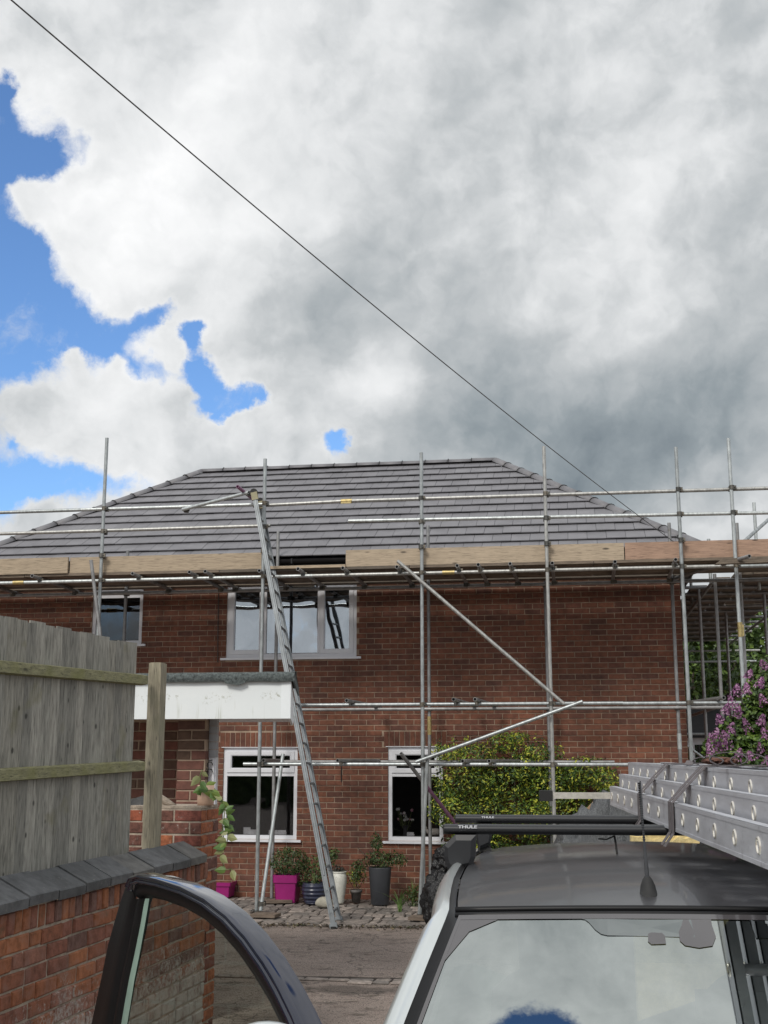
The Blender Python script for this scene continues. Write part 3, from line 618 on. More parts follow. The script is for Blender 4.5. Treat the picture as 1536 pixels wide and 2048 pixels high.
# roof
EZ, RZ, RUN = 4.80, 7.01, 3.70
EYF, RY = -.30, 3.40
XR0, XR1 = -8.11, -2.77      # ridge ends
XE0, XE1 = -10.95, .32       # eave corners
YBK = RY+RUN
sl = MB(); d_ = .05
A = lambda x, y, z: Vector((x, y, z-d_))
sl.add([A(XE0,EYF,EZ), A(XE1,EYF,EZ), A(XR1,RY,RZ), A(XR0,RY,RZ), A(XE0,YBK,EZ), A(XE1,YBK,EZ)], [(0,1,2,3),(1,5,2),(5,4,3,2),(4,0,3)])
roof = sl.build('roof', 'felt', house)
SLP = math.hypot(RUN, RZ-EZ); NR = 13; GA = SLP/NR
uy, uz = RUN/SLP, (RZ-EZ)/SLP                   # up-slope unit (y,z)
def rp(x, t, h): return Vector((x, EYF+uy*t-uz*h, EZ+uz*t+uy*h))
xl = lambda t: XE0+(XR0-XE0)*t/SLP
xr = lambda t: XE1+(XR1-XE1)*t/SLP
TW = .272
def clipx(poly, f, keep_right):
    out = []; n = len(poly)
    ins = lambda p: (p[0]-f(p[1]) >= 0) if keep_right else (p[0]-f(p[1]) <= 0)
    for i in range(n):
        a, b = poly[i], poly[(i+1)%n]; ia, ib = ins(a), ins(b)
        if ia: out.append(a)
        if ia != ib:
            da = a[0]-f(a[1]); db = b[0]-f(b[1]); k = da/(da-db); out.append((a[0]+(b[0]-a[0])*k, a[1]+(b[1]-a[1])*k))
    return out
tiles = []
for r_ in range(NR):
    t0, t1 = r_*GA-(.03 if r_ == 0 else 0), (r_+1)*GA+.03
    if r_ == NR-1: t1 = SLP-.02
    x = -12+(TW/2 if r_ % 2 else 0)
    while x < 1:
        poly = [(x+.0025, t0), (x+TW-.0025, t0), (x+TW-.0025, t1), (x+.0025, t1)]
        poly = clipx(clipx(poly, xl, True), xr, False)
        if len(poly) >= 3: tiles.append((r_, poly, t0, t1))
        x += TW
tm = MB(); TT = .014
tiles.sort(key=lambda T: -T[1][0][0]-(0 if True else 0))
def tile_mesh(m, T, org=None):
    r_, poly, t0, t1 = T
    jit = rnd.uniform(-.0025, .0025)
    def hh(t): return .046+jit-(t-t0)/(t1-t0)*.034
    top = [rp(x, t, hh(t)) for x, t in poly]; bot = [rp(x, t, hh(t)-TT) for x, t in poly]
    if org is not None: top = [p-org for p in top]; bot = [p-org for p in bot]
    n = len(poly)
    m.add(top+bot, [tuple(range(n))]+[(i,(i+1)%n,n+(i+1)%n,n+i) for i in range(n)]+[tuple(range(2*n-1,n-1,-1))])
vis_tiles = [T for T in tiles if T[1][0][0] > -10.2]
tiles.sort(key=lambda T: (T[0]*.35 - T[1][0][0]*.16))
for k, T in enumerate(tiles):
    if k < 298 and T[1][0][0] > -10.5:
        org = rp(T[1][0][0], T[1][0][1], 0); m = MB(); tile_mesh(m, T, org); o = m.build('roof_tile', 'tile', roof); o.location = org
    else: tile_mesh(tm, T)
tm.build('roof_tile', 'tile', roof, kind='stuff')
# right hip end slope, simple courses
SL2 = math.hypot(XE1-XR1, RZ-EZ); n2 = 12
for side, xe, xr_ in ((1, XE1, XR1), (-1, XE0, XR0)):
    he = MB(); ux, uz2 = (xr_-xe)/SL2, (RZ-EZ)/SL2
    for r_ in range(n2):
        ta, tb = r_/n2, (r_+1)/n2+.005
        def hp(t, e, h): return Vector((xe+(xr_-xe)*t+side*uz2*h, (EYF+RUN*t) if e == 0 else (YBK-RUN*t), EZ+(RZ-EZ)*t+abs(ux)*h))
        he.add([hp(ta,0,.045), hp(ta,1,.045), hp(tb,1,.012), hp(tb,0,.012), hp(ta,0,.03), hp(ta,1,.03)], [(0,1,2,3),(0,4,5,1)])
    he.build('hip_end_tiling', 'tile', roof)
be = MB(); 
for r_ in range(NR):
    ta, tb = r_/NR, (r_+1)/NR+.005
    def bp_(x, t, h): return Vector((x, YBK-RUN*t+uz*h, EZ+(RZ-EZ)*t+uy*h))
    be.add([bp_(XE0+(XR0-XE0)*ta, ta, .045), bp_(XE1+(XR1-XE1)*ta, ta, .045), bp_(XE1+(XR1-XE1)*tb, tb, .012), bp_(XE0+(XR0-XE0)*tb, tb, .012)], [(0,1,2,3)])
be.build('rear_tiling', 'tile', roof)
# ridge and hip caps: half rounds, each a piece, with a dark clip over every joint
def caps(p0, p1, nseg, rad=.092, flip=False):
    p0, p1 = Vector(p0), Vector(p1); d = (p1-p0); L = d.length; d.normalize(); s_ = d.cross(Vector((0,0,1))).normalized(); u = s_.cross(d)
    for i in range(nseg):
        a, b = i/nseg, (i+1)/nseg; jit = rnd.uniform(-.004, .004); m = MB()
        c0 = p0.lerp(p1, a)+d*.004; c1 = p0.lerp(p1, b)-d*.004
        rings = []
        for c, rr in ((c0, rad), (c1, rad-.004)):
            ring = []
            for rad_ in (rr, rr-.016):
                for k in range(9):
                    an = math.pi*(.02+.96*k/8); ring.append(c-c0+s_*math.cos(an)*rad_+u*(math.sin(an)*rad_*.8+jit))
            rings.append(ring)
        V = rings[0]+rings[1]
        Fc = [(k,k+1,18+k+1,18+k) for k in range(8)]+[(9+k,18+9+k,18+9+k+1,9+k+1) for k in range(8)]+[(k,9+k,9+k+1,k+1) for k in range(8)]+[(18+k,18+k+1,18+9+k+1,18+9+k) for k in range(8)]
        m.add(V, Fc, True); o = m.build('ridge_tile', 'ridge', roof); o.location = c0
        if i:
            m = MB(); m.path([p0.lerp(p1,a)+s_*math.cos(an)*(rad+.008)+u*(math.sin(an)*(rad+.006)*.8) for an in [math.pi*(k/8) for k in range(9)]], .006, 5)
            m.build('ridge_clip', 'iron', roof)
hz = .012
caps((XR0,RY,RZ+hz), (XR1,RY,RZ+hz), 13)
caps((XR1,RY,RZ+hz), (XE1-.02,EYF+.02,EZ+hz), 13)
caps((XE0,EYF,EZ+hz), (XR0,RY,RZ+hz), 13)
# eaves: fascia board, gutter, soffit
m = MB(); m.box(XE0+.05, XE1-.06, EYF+.05, EYF+.075, 4.60, 4.775); m.build('fascia_board', 'black_plastic', house)
m = MB(); m.box(XE0+.05, XE1-.06, EYF+.078, -.0, 4.61, 4.622); m.build('soffit', 'black_plastic', house)
m = MB(); m.box(0.01, XE1-.06, EYF+.08, YBK, 4.61, 4.622); m.box(XE1-.055, XE1-.03, EYF+.05, YBK, 4.60, 4.775); m.build('gable_soffit', 'black_plastic', house)
m = MB()
rws = []
for x in (XE0, XE1-.02):
    rws.append([(x, EYF-.012+.055*math.cos(math.pi*(1+k/8)), 4.765+.06*math.sin(math.pi*(1+k/8))) for k in range(9)])
m.grid(rws); 
for k in range(14): m.box(XE0+.4+k*.84, XE0+.42+k*.84, EYF-.075, EYF+.05, 4.70, 4.772)
m.build('gutter', 'black_plastic', house)

# windows
def frame_bars(m, x0, x1, z0, z1, t, y0, y1):
    m.box(x0, x0+t, y0, y1, z0, z1); m.box(x1-t, x1, y0, y1, z0, z1); m.box(x0+t, x1-t, y0, y1, z0, z0+t); m.box(x0+t, x1-t, y0, y1, z1-t, z1)
def window(op, lights, sill=True, glass='glass', room='room', depth=1.6):
    x0, x1, z0, z1 = op; m = MB(); frame_bars(m, x0, x1, z0, z1, .055, .02, .085)
    for a, b, c, d, sash in lights:
        if b < x1-.06: m.box(b, b+.05, .024, .081, c-.0, d)
        if d < z1-.06: m.box(x0+.055, x1-.055, .022, .083, d, d+.05)
    win = m.build('window', 'upvc', house)
    for a, b, c, d, sash in lights:
        gx0, gx1, gz0, gz1 = a, b, c, d
        if sash:
            s_ = MB(); frame_bars(s_, a-.008, b+.008, c-.008, d+.008, .052, .006, .07); frame_bars(s_, a+.044, b-.044, c+.044, d-.044, .012, .014, .065); s_.build('sash', 'upvc', win)
            gx0, gx1, gz0, gz1 = a+.05, b-.05, c+.05, d-.05
        sl_ = MB(); frame_bars(sl_, gx0-.002, gx1+.002, gz0-.002, gz1+.002, .006, .045, .056); sl_.build('seal', 'seal', win)
        p = MB(); p.box(gx0, gx1, .047, .055, gz0, gz1); p.build('pane', glass, win)
    if sill:
        s_ = MB(); s_.box(x0-.07, x1+.07, -.05, .02, z0-.035, z0-.003); s_.box(x0, x1, .018, .30, z0-.03, z0-.001); s_.build('sill', 'upvc', win)
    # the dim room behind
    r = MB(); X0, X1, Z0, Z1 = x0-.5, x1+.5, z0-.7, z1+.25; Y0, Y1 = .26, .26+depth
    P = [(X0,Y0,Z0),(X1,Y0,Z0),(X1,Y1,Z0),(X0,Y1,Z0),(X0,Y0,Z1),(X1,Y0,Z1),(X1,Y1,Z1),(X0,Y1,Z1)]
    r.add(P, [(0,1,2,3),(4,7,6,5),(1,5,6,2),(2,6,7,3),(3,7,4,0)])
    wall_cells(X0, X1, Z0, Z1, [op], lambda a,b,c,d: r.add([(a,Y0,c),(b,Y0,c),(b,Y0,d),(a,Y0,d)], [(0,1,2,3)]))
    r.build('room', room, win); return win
x0,x1,z0,z1 = W1; window(W1, [(x0+.06, x1-.06, z0+.06, 4.30, False), (x0+.06, x1-.06, 4.355, z1-.06, False)], glass='glass')
x0,x1,z0,z1 = W2; xm1, xm2 = fac(528,1240).x, fac(637,1240).x
w2 = window(W2, [(x0+.06, xm1-.02, z0+.06, z1-.06, True), (xm1+.03, xm2-.02, z0+.06, z1-.06, False), (xm2+.03, x1-.06, z0+.06, z1-.06, True)], glass='glass_up')
x0,x1,z0,z1 = W3; zt = fac(520,1548).z
window(W3, [(x0+.06, x1-.06, z0+.06, zt-.03, False), (x0+.06, x1-.06, zt+.03, z1-.06, True)])
x0,x1,z0,z1 = W4
window(W4, [(x0+.06, x1-.06, z0+.06, zt-.03, False), (x0+.06, x1-.06, zt+.03, z1-.06, True)])
# soft flashing line above the lower windows
m = MB()
for op in (W3, W4): m.box(op[0]-.03, op[1]+.03, -.02, .02, op[3]-.002, op[3]+.008)
m.build('lintel_flashing', 'upvc', house)
# things on the inner sills
def Lw(x, y, z): return toW(x, y, z)
def card(px, w_, h_, label, op, tilt=0.):
    x = fac(px, 1670).x; o = MB(); o.slab([(-w_/2,0,0),(w_/2,0,0),(w_/2,0,h_),(-w_/2,0,h_)], (0,.003,0)); o.slab([(-w_/2,.003,0),(w_/2,.003,0),(w_/2,.06,h_*.8),(-w_/2,.06,h_*.8)], (0,.003,0))
    b = o.build('greeting_card', 'white_card'); b.location = Lw(x, .13, op[2]); b.rotation_euler = (R(-6), 0, HR+tilt); tag(b, label, 'card', 'white cards on the window sills')
card(489, .10, .155, 'white card standing tallest at the left end of the sill behind the hanging plant', W3, .3)
card(502, .135, .125, 'white card standing between the left card and the scaffold pole', W3)
card(541, .13, .12, 'white card standing directly behind the slanting scaffold pole', W3, -.1)
card(559, .12, .12, 'white card furthest right on the sill of the left window', W3, .1)
card(818, .10, .11, 'white card standing under the flowers in the right window', W4)
# vase of flowers
x = fac(807, 1640).x; vz = W4[2]
vase = thing('flower_vase', 'glass vase of pink and white chrysanthemums inside the right ground floor window', 'flowers', Lw(x, .2, vz), HR)
m = MB(); m.lathe((0,0,0), [(.0,.0),(.035,0),(.04,.06),(.03,.14),(.045,.2)], 14); m.build('vase', 'cabin', vase)
st = MB(); wf = MB(); pf = MB(); lf = MB()
for k in range(17):
    a = rnd.uniform(0, 6.28); rr = rnd.uniform(.02, .17); h = rnd.uniform(.26, .44)
    tip = Vector((math.cos(a)*rr, math.sin(a)*rr*.5, h)); st.path([(0,0,.1), tip*.6+Vector((0,0,.03)), tip], .003, 4)
    tgt = pf if k % 3 == 0 else wf
    for _ in range(16):
        d = Vector((rnd.gauss(0,1), rnd.gauss(0,1), rnd.gauss(0,1))).normalized(); tgt.leaf(tip+d*.018, .028, d, asp=.6)
    lf.leaf(tip*.7, .05)
st.build('stem', 'stem', vase); wf.build('white_flower', 'white_petal', vase); pf.build('pink_flower', 'pink_petal', vase); lf.build('leaf', 'leaf_dark', vase)
# cream ornament (little standing animal)
x = fac(866, 1665).x
orn = MB(); orn.path([(-.085,0,.10),(-.03,0,.115),(.04,0,.115),(.09,0,.11)], [.03,.05,.052,.04], 10); orn.path([(-.08,0,.11),(-.115,0,.15),(-.15,0,.145)], [.026,.024,.014], 8)
for a, b in ((-.07,-.02),(-.07,.02),(.075,-.02),(.075,.02)): orn.path([(a,b,.09),(a-.004,b,0)], [.016,.01], 6)
orn.path([(-.1,.01,.165),(-.115,.015,.2)], [.009,.004], 5); orn.path([(.1,0,.12),(.135,0,.08)], [.009,.004], 5)
o = orn.build('animal_figurine', 'cream'); o.location = Lw(x, .13, vz); o.rotation_euler = (0,0,HR+.2); tag(o, 'cream four legged animal figurine at the right end of the right window sill', 'ornament')
m = MB(); m.lathe((0,0,0), [(0,0),(.03,0),(.036,.05),(.034,.10),(.04,.13)], 14); o = m.build('mug', 'white_card'); o.location = Lw(fac(845,1665).x, .13, vz); tag(o, 'white mug next to the animal figurine in the right window', 'mug')
# cable down the facade, air slot
m = MB(); a, b = fac(438,1178), fac(436,1325); m.path([(a.x,-.016,a.z),(a.x+.004,-.016,(a.z+b.z)/2),(b.x,-.016,b.z)], .006, 6); m.build('downlead', 'wire', house)
m = MB(); a = fac(683,1532); m.box(a.x-.006, a.x+.006, -.02, -.009, a.z-.22, a.z); m.build('wall_crack_filler', 'iron', house)

# ---------------------------------------------------------------- scaffold (one clamped frame)
scaf = thing('scaffolding', 'galvanised tube scaffold with timber platform wrapped round the front and right side of the house', 'scaffold', HO, HR)
def tube(name, p0, p1, m='zinc', hollow=True, label=None, r=.0242):
    p0, p1 = Vector(p0), Vector(p1); mb = MB(); mb.tube((0,0,0), p1-p0, r, 12, hollow); o = mb.build(name, m, scaf, label); o.location = p0; return o
cp = MB(); cp.tube((0,0,-.028), (0,0,.028), .034, 12); cp.obox((.04,0,0), Vector((1,0,0)), Vector((0,1,0)), Vector((0,0,1)), .014, .016, .024); cp.tube((.03,-.03,0), (.03,.035,0), .008, 6); cp.tube((-.02,.03,.0), (.03,.075,.0), .012, 6); cp.obox((0,.055,0), Vector((1,0,0)), Vector((0,1,0)), Vector((0,0,1)), .03, .03, .03)
o = cp.build('tmp', 'coupler'); CPM = o.data; bpy.data.objects.remove(o)
def coupler(x, y, z, rz=0.): inst(CPM, 'coupler', scaf, (x, y, z), (rnd.uniform(-.1,.1), 0, rz+rnd.uniform(-.15,.15)))
YO, YI = -1.70, -.40
outer = [(-10.15, 6.1), (-7.85, 6.33), (-5.565, 5.94), (-3.43, 5.94), (-1.79, 5.96), (-.10, 5.88), (.565, 5.97), (2.05, 5.9)]
inner = [(-10.2, 5.0), (-7.99, 4.95), (-5.70, 5.17), (-3.50, 5.19), (-1.86, 4.36), (-.136, 5.13), (.77, 5.10)]
for x, zt_ in outer: tube('standard', (x, YO, .012), (x+rnd.uniform(-.01,.01), YO, zt_))
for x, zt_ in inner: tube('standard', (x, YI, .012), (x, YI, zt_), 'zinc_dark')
# ledgers
YL = YO+.052
tube('ledger', (-10.9, YL, 4.322), (-4.9, YL, 4.322)); tube('ledger', (-4.9, YL, 4.322), (.62, YL, 4.322)); tube('ledger', (.50, YL+.05, 4.322), (2.4, YL+.05, 4.322))
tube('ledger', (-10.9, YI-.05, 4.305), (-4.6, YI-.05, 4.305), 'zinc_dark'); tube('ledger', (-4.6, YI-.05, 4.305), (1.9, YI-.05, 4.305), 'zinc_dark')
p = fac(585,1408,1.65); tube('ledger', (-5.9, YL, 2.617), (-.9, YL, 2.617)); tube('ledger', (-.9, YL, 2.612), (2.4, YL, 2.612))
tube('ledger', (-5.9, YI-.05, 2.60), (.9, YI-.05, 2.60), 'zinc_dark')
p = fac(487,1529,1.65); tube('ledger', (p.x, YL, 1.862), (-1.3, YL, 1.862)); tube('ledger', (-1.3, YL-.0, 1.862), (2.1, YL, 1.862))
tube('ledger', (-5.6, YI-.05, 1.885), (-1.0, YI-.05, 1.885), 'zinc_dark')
# guard rails
YG = YO+.052
p = fac(693,999,1.65); tube('guard_rail', (-11, YG, 5.325), (-8.2, YG, 5.325)); tube('guard_rail', (-8.2, YG, 5.325), (-5.60, YG, 5.318)); tube('guard_rail', (-5.75, YG+.05, 5.31), (p.x, YG, 5.325)); tube('guard_rail', (p.x, YG, 5.325), (2.6, YG, 5.305))
m = MB(); m.tube((p.x-.075,YG,5.325), (p.x+.075,YG,5.325), .031, 12); m.box(p.x-.07,p.x+.07,YG-.034,YG-.028,5.285,5.31); m.build('sleeve_coupler', 'brass', scaf)
p = fac(541,1051,1.65); tube('guard_rail', (-11, YG, 5.02), (p.x, YG, p.z)); p = fac(697,1042,1.65); tube('guard_rail', (p.x, YG, p.z), (2.6, YG, 4.975))
# sleeves on the ledgers
for px, py in ((897,1147),): 
    p = fac(px,py,1.65); m = MB(); m.tube((p.x-.08,YL,4.322), (p.x+.08,YL,4.322), .031, 12); m.build('sleeve_coupler', 'brass', scaf)
p = fac(37,1170,1.65); m = MB(); m.tube((p.x-.08,YL,4.322), (p.x+.08,YL,4.322), .031, 12); m.build('sleeve_coupler', 'brass', scaf)
# transoms under the platform, poking out past the ledger
for px in (-70, 64, 157, 264, 378, 411, 517, 597, 686, 794, 914, 957, 1021, 1105, 1231, 1352):
    p = fac(px, 1150, 1.9); dx = rnd.uniform(-.03, .03)
    if px == 157: continue
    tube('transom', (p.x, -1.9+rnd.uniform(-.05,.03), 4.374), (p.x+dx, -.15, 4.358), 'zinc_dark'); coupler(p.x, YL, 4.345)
    coupler(p.x+dx*.8, YI-.06, 4.32)
p = fac(1502,1125,2.3); tube('transom', (p.x-.02, -2.35, 4.33), (p.x-.75, -.3, 4.37), 'zinc_dark')
for px, zz in ((693,2.66), (907,2.665), (950,2.665)):
    p = fac(px, 1404, 1.95); tube('transom', (p.x, -1.95, zz), (p.x+.15, -.2, zz-.02), 'zinc_dark'); coupler(p.x, YL, zz-.03)
p = fac(1320,1404,1.7); tube('transom', (p.x+.35, -.15, 2.66), (p.x+.75, -1.9, 2.665), 'zinc_dark')
for px, zz in ((675,1.91), (925,1.905), (978,1.905)):
    p = fac(px, 1524, 1.9); tube('transom', (p.x, -1.9, zz), (p.x+.30, -.5, zz-.01), 'zinc_dark'); coupler(p.x, YL, zz-.03)
tube('transom', (-5.50, YO-.05, 1.91), (-5.60, YI-.1, 1.90), 'zinc_dark')
# couplers at the standards
for x, _ in outer:
    for z in (4.322, 5.322, 5.0): coupler(x, YO, z)
    if x > -5.8:
        for z in (2.615, 1.862): coupler(x, YO, z)
for x, _ in inner:
    coupler(x, YI, 4.30)
    if x > -5.8: coupler(x, YI, 2.60)
for x, _ in outer[1:6]: coupler(x, YO-.02, 4.66)
# braces
def seg(name, A_, nA, B_, nB, m='zinc', **k):
    a, b = fac(*A_, nA), fac(*B_, nB); return tube(name, a, b, m, **k)
seg('brace', (795,1122), 1.78, (1128,1408), 1.78); seg('brace', (1165,1403), 1.80, (832,1524), 1.80)
a = fac(802,1507,1.85); b = toL(atZ(1030,1800)); a2 = a+(b-a)*.17; tube('brace', a, a2, 'zinc_dark'); tube('brace', a2, b, 'purple', label='brace with worn purple paint')
a = fac(860,1500,.9); 
p = fac(566,1508,1.3); b = fac(521,1828,1.75); tube('brace', (p.x,-1.3,p.z), (b.x,-1.75,.05)); coupler(b.x, -1.73, .13)
p = fac(858,1520,1.75); b = toL(atZ(839,1836)); tube('brace', (p.x-.02,-1.76,p.z), (b.x,b.y,.03))
p = fac(182,1120,1.85); b = fac(203,1290,1.80); d = (b-p); tube('brace', p, p+d*1.5, 'zinc_dark')
p = fac(475,973,2.05); b = fac(512,1003,1.55); tube('tie_tube', p, b, 'purple', label='short tube stub with traces of pink paint')
p = fac(365,1019,1.72); b = fac(497,985,1.9); tube('brace', p, b); coupler(p.x+.03, -1.68, p.z+.01); coupler(b.x-.02, -1.85, b.z)
# base plates
for x, _ in outer+inner:
    yv = YO if (x, _) in outer else YI
    m = MB(); m.box(x-.075, x+.075, yv-.075, yv+.075, .044, .050); m.build('base_plate', 'coupler', scaf)
# platform: boards laid side by side, toe boards on edge
def board(x0, x1, y0, y1, z0, m='deck', name='scaffold_board', rz=0):
    mb = MB(); cx, cy = (x0+x1)/2, (y0+y1)/2
    mb.box(x0-cx, x1-cx, y0-cy, y1-cy, 0, .038); o = mb.build(name, m, scaf); o.location = (cx, cy, z0+rnd.uniform(-.003,.003)); o.rotation_euler = (0, 0, rnd.uniform(-.002,.002)); return o
xs_ = [-10.9, -9.0, -6.2, -3.6, -1.2, 1.95]
for k in range(5):
    y0 = YO+.07+k*.232
    off = (k%2)*.7
    prev = xs_[0]
    for e in xs_[1:]:
        e2 = e-off if e < 1.9 else e
        board(prev+.004, e2-.004, y0, y0+.224, 4.400); prev = e2
board(-10.9, -5.2, -.37, -.15, 4.400); board(-5.19, -.02, -.37, -.15, 4.400)  # extra inner boards, added to shade the top of the wall
# side platform down the gable, with gaps that let daylight through
for k in range(6):
    x0 = .26+k*.238
    for y0, y1 in ((-.36,3.2),(3.23,6.9),(6.93,9.8)):
        if k == 0 and y0 < 0: y0 = 1.0
        if k == 1 and y0 < 1: y0 = .15
        board(x0, x0+.225, y0+rnd.uniform(0,.12), y1, 4.405+.003*(k%2))
for y in [.0, .75, 1.5, 2.3, 3.1, 3.9, 4.8, 5.7, 6.6, 7.5, 8.5, 9.4]: tube('transom', (.12, y, 4.372), (1.98, y+rnd.uniform(-.1,.1), 4.368), 'zinc_dark')
for x in (.42, 1.80): tube('ledger', (x, -1.9 if x > 1 else -.3, 4.31), (x, 9.8, 4.31), 'zinc_dark'); tube('ledger', (x, -.3, 2.62), (x, 9.6, 2.62), 'zinc_dark')
tube('guard_rail', (1.86, -1.8, 5.32), (1.86, 9.6, 5.32)); tube('guard_rail', (1.86, -1.8, 4.98), (1.86, 9.6, 4.98))
# rear return of the scaffold seen through the gable bay
tube('ledger', (-1.0, 9.5, 4.15), (2.4, 9.5, 4.15)); tube('ledger', (-1.0, 9.2, 3.9), (2.4, 9.2, 3.9)); tube('ledger', (-.5, 6.4, 2.35), (2.2, 6.4, 2.35)); tube('brace', (-.2, 5.0, 2.6), (1.6, 5.0, 1.2))
for (px, py), dy in (((1430,1165),1.35), ((1398,1190),2.9)):
    r = ray(px, py); z = 4.3; t_ = (z-HC)/r.z; q = toL((r.x*t_, r.y*t_, z)); tube('standard', (q.x,q.y,0), (q.x,q.y,4.42), 'zinc_dark')
for px, py, ex in ((1528,1195,0), (1483,1213,0), (1452,1237,0)):
    r = ray(px, py); z = 4.3; t_ = (z-HC)/r.z; q = toL((r.x*t_, r.y*t_, z)); tube('standard', (q.x,q.y,0), (q.x,q.y,4.42), 'zinc_dark')
tube('standard', (1.9, 1.2, 0), (1.9, 1.2, 5.6)); tube('standard', (.36, 2.2, 4.3), (.36, 2.2, 4.98), 'zinc_dark')
p = fac(1480,1090,1.0); b = fac(1536,1040,.2); tube('brace', p, p+(b-p)*2.0)
p = fac(1513,1090,-.6); tube('standard', (p.x,.6,4.3), (p.x,.6,fac(1513,1005,-.6).z))
p = fac(1418,1095,.2); tube('standard', (p.x,-.2,4.3), (p.x,-.2,fac(1418,1078,.2).z))
for x, z in ((.565, 3.6),):
    m = MB(); m.tube((x,YO,3.42), (x,YO,3.60), .032, 12); m.obox((x+.035,YO,3.5), Vector((1,0,0)), Vector((0,1,0)), Vector((0,0,1)), .01, .02, .07); m.build('sleeve_coupler', 'brass', scaf)
m = MB(); m.tube((-3.5,YI,2.25), (-3.5,YI,2.50), .030, 12); m.build('sleeve_coupler', 'brass', scaf); m = MB(); m.tube((-.136,YI,2.05), (-.136,YI,2.26), .030, 12); m.build('sleeve_coupler', 'zinc', scaf)
def toe(pxa, pxb, m, dz=0., label=None):
    a, b = fac(pxa, 1130, 1.60), fac(pxb, 1130, 1.60); mb = MB(); L = b.x-a.x
    mb.box(0, L, -.019, .019, 0, .222); o = mb.build('toe_board', m, scaf, label); o.location = (a.x, -1.60+dz, 4.438); return o
toe(-160, 139, 'pine', -.042); toe(141, 523, 'pine'); toe(692, 1249, 'pine'); toe(1251, 1700, 'pine_red', label='redder toe board')
a, b = fac(523,1130,1.58), fac(693,1130,1.58); mb = MB(); mb.box(0, b.x-a.x, -.02, .20, 0, .036); o = mb.build('scaffold_board', 'pine', scaf); o.location = (a.x, -1.66, 4.424)
# toe boards and an odd warped board at the corner of the side platform
mb = MB(); mb.slab([fac(1432,1128,2.1), fac(1446,1117,2.1), fac(1600,1112,2.1), fac(1600,1122,2.1)], (.0,.23,.02)); mb.build('scaffold_board', 'deck', scaf, label='weathered board overhanging the platform corner')
mb = MB(); mb.box(1.70, 1.738, -1.3, 9.6, 4.44, 4.66); mb.build('toe_board', 'pine_red', scaf)

# sole boards on the paving
def sole(label, px0, py0, px1, py1, w_):
    a, b = atZ(px0,py0), atZ(px1,py1); d = (b-a).normalized(); o = MB(); o.box(0, (b-a).length, 0, w_, 0, .038); q = o.build('sole_board', 'pad'); q.location = (a.x, a.y, .004+.028); q.rotation_euler = (0,0,math.atan2(d.y,d.x)); return tag(q, label, 'board', 'timber sole boards under the scaffold feet')
sole('timber sole board under the left outer scaffold foot and the slanting brace', 500, 1840, 549, 1842, .22)
sole('timber sole board at the wall beside the magenta pot', 528, 1812, 584, 1811, .22)
sole('timber sole board at the corner beside the black sacks', 816, 1846, 862, 1848, .22)

# ---------------------------------------------------------------- leaning ladder
B1, B2 = toL(atZ(668,1857)), toL(atZ(679,1843)); T1, T2 = fac(508,985,1.92), fac(521,1003,1.50)
lad = thing('extension_ladder', 'grey aluminium extension ladder leaning steeply against the scaffold guard rail', 'ladder', HO, HR)
for (b, t_) in ((B1, T1), (B2, T2)):
    d = (t_-b).normalized(); o_ = (B2-B1).normalized(); s_ = d.cross(o_).normalized(); o2 = s_.cross(d).normalized(); m = MB()
    L = (t_-b).length; c = b+d*L/2
    m.obox(c, o2, s_, d, .014, .026, L/2); m.obox(c+s_*.023, o2, s_, d, .021, .006, L/2-.002); m.obox(c-s_*.023, o2, s_, d, .021, .006, L/2-.002)
    # second, sliding section carried on the first
    c2 = b+d*(L*.5+.28); m.obox(c2, o2, s_, d, .026, .010, L/2-.33)
    m.obox(b+d*.03, o2, s_, d, .022, .045, .03)
    m.build('stile', 'alu_dull', lad)
n_ = 22
for i in range(1, n_):
    f = (i-.35)/n_; a, b = B1.lerp(T1, f), B2.lerp(T2, f); e = (b-a).normalized(); m = MB(); m.tube(a-e*.018, b+e*.018, .016, 8, True); m.build('rung', 'alu_dull', lad)
for t_, b in ((T1,B1),(T2,B2)):
    d = (t_-b).normalized(); m = MB(); m.obox(t_-d*.04, (B2-B1).normalized(), d.cross((B2-B1).normalized()).normalized(), d, .030, .042, .07); m.build('end_bracket', mat('khaki_plastic', [(.30,.27,.16)], .6), lad)
    m = MB(); m.tube(t_+(B2-B1).normalized()*-.03, t_+(B2-B1).normalized()*.03, .05, 14); m.build('wall_wheel', 'rubber', lad)
for b in (B1, B2): m = MB(); m.obox(b+Vector((0,0,.012)), Vector((1,0,0)), Vector((0,1,0)), Vector((0,0,1)), .03, .05, .012); m.build('foot', 'rubber', lad)

# ---------------------------------------------------------------- porch with flat felted roof
PO = atY(580, 1437, 9.2); zb = PO.z; zf = atY(580,1361,9.2).z; zt_ = atY(580,1343,9.2).z
porch = thing('porch', 'brick porch with flat felted roof and stained white fascia in front of the house', 'porch', (PO.x, PO.y, 0), HR)
def pw(px, py, dy):          # pixel -> porch frame at depth dy behind the fascia
    nrm = Vector((sa, ca, 0)); p = onplane(px, py, Vector((PO.x,PO.y,0))+nrm*dy, nrm); dx, dyy = p.x-PO.x, p.y-PO.y
    return Vector((dx*ca-dyy*sa, dx*sa+dyy*ca, p.z))
m = MB(); m.box(-3.4, 0, 0, .022, zb, zf+.01); m.build('fascia', 'fascia', porch)
m = MB(); m.box(-.07, .004, -.006, -.001, zb+.0, zf); m.build('fascia_joint_cover', 'white_paint', porch)
m = MB(); m.slab([(-3.4,.023,zb+.03),(-.03,.023,zb+.03),(-.52,2.2,zb+.03),(-3.4,2.2,zb+.03)], (0,0,.02)); m.build('soffit', 'white_paint', porch)
m = MB(); m.slab([(-.022,.024,zb),(0,.024,zb),(-.50,2.2,zb),(-.522,2.2,zb)], (0,0,zf+.01-zb)); m.build('side_fascia', 'white_paint', porch)
rows_ = []
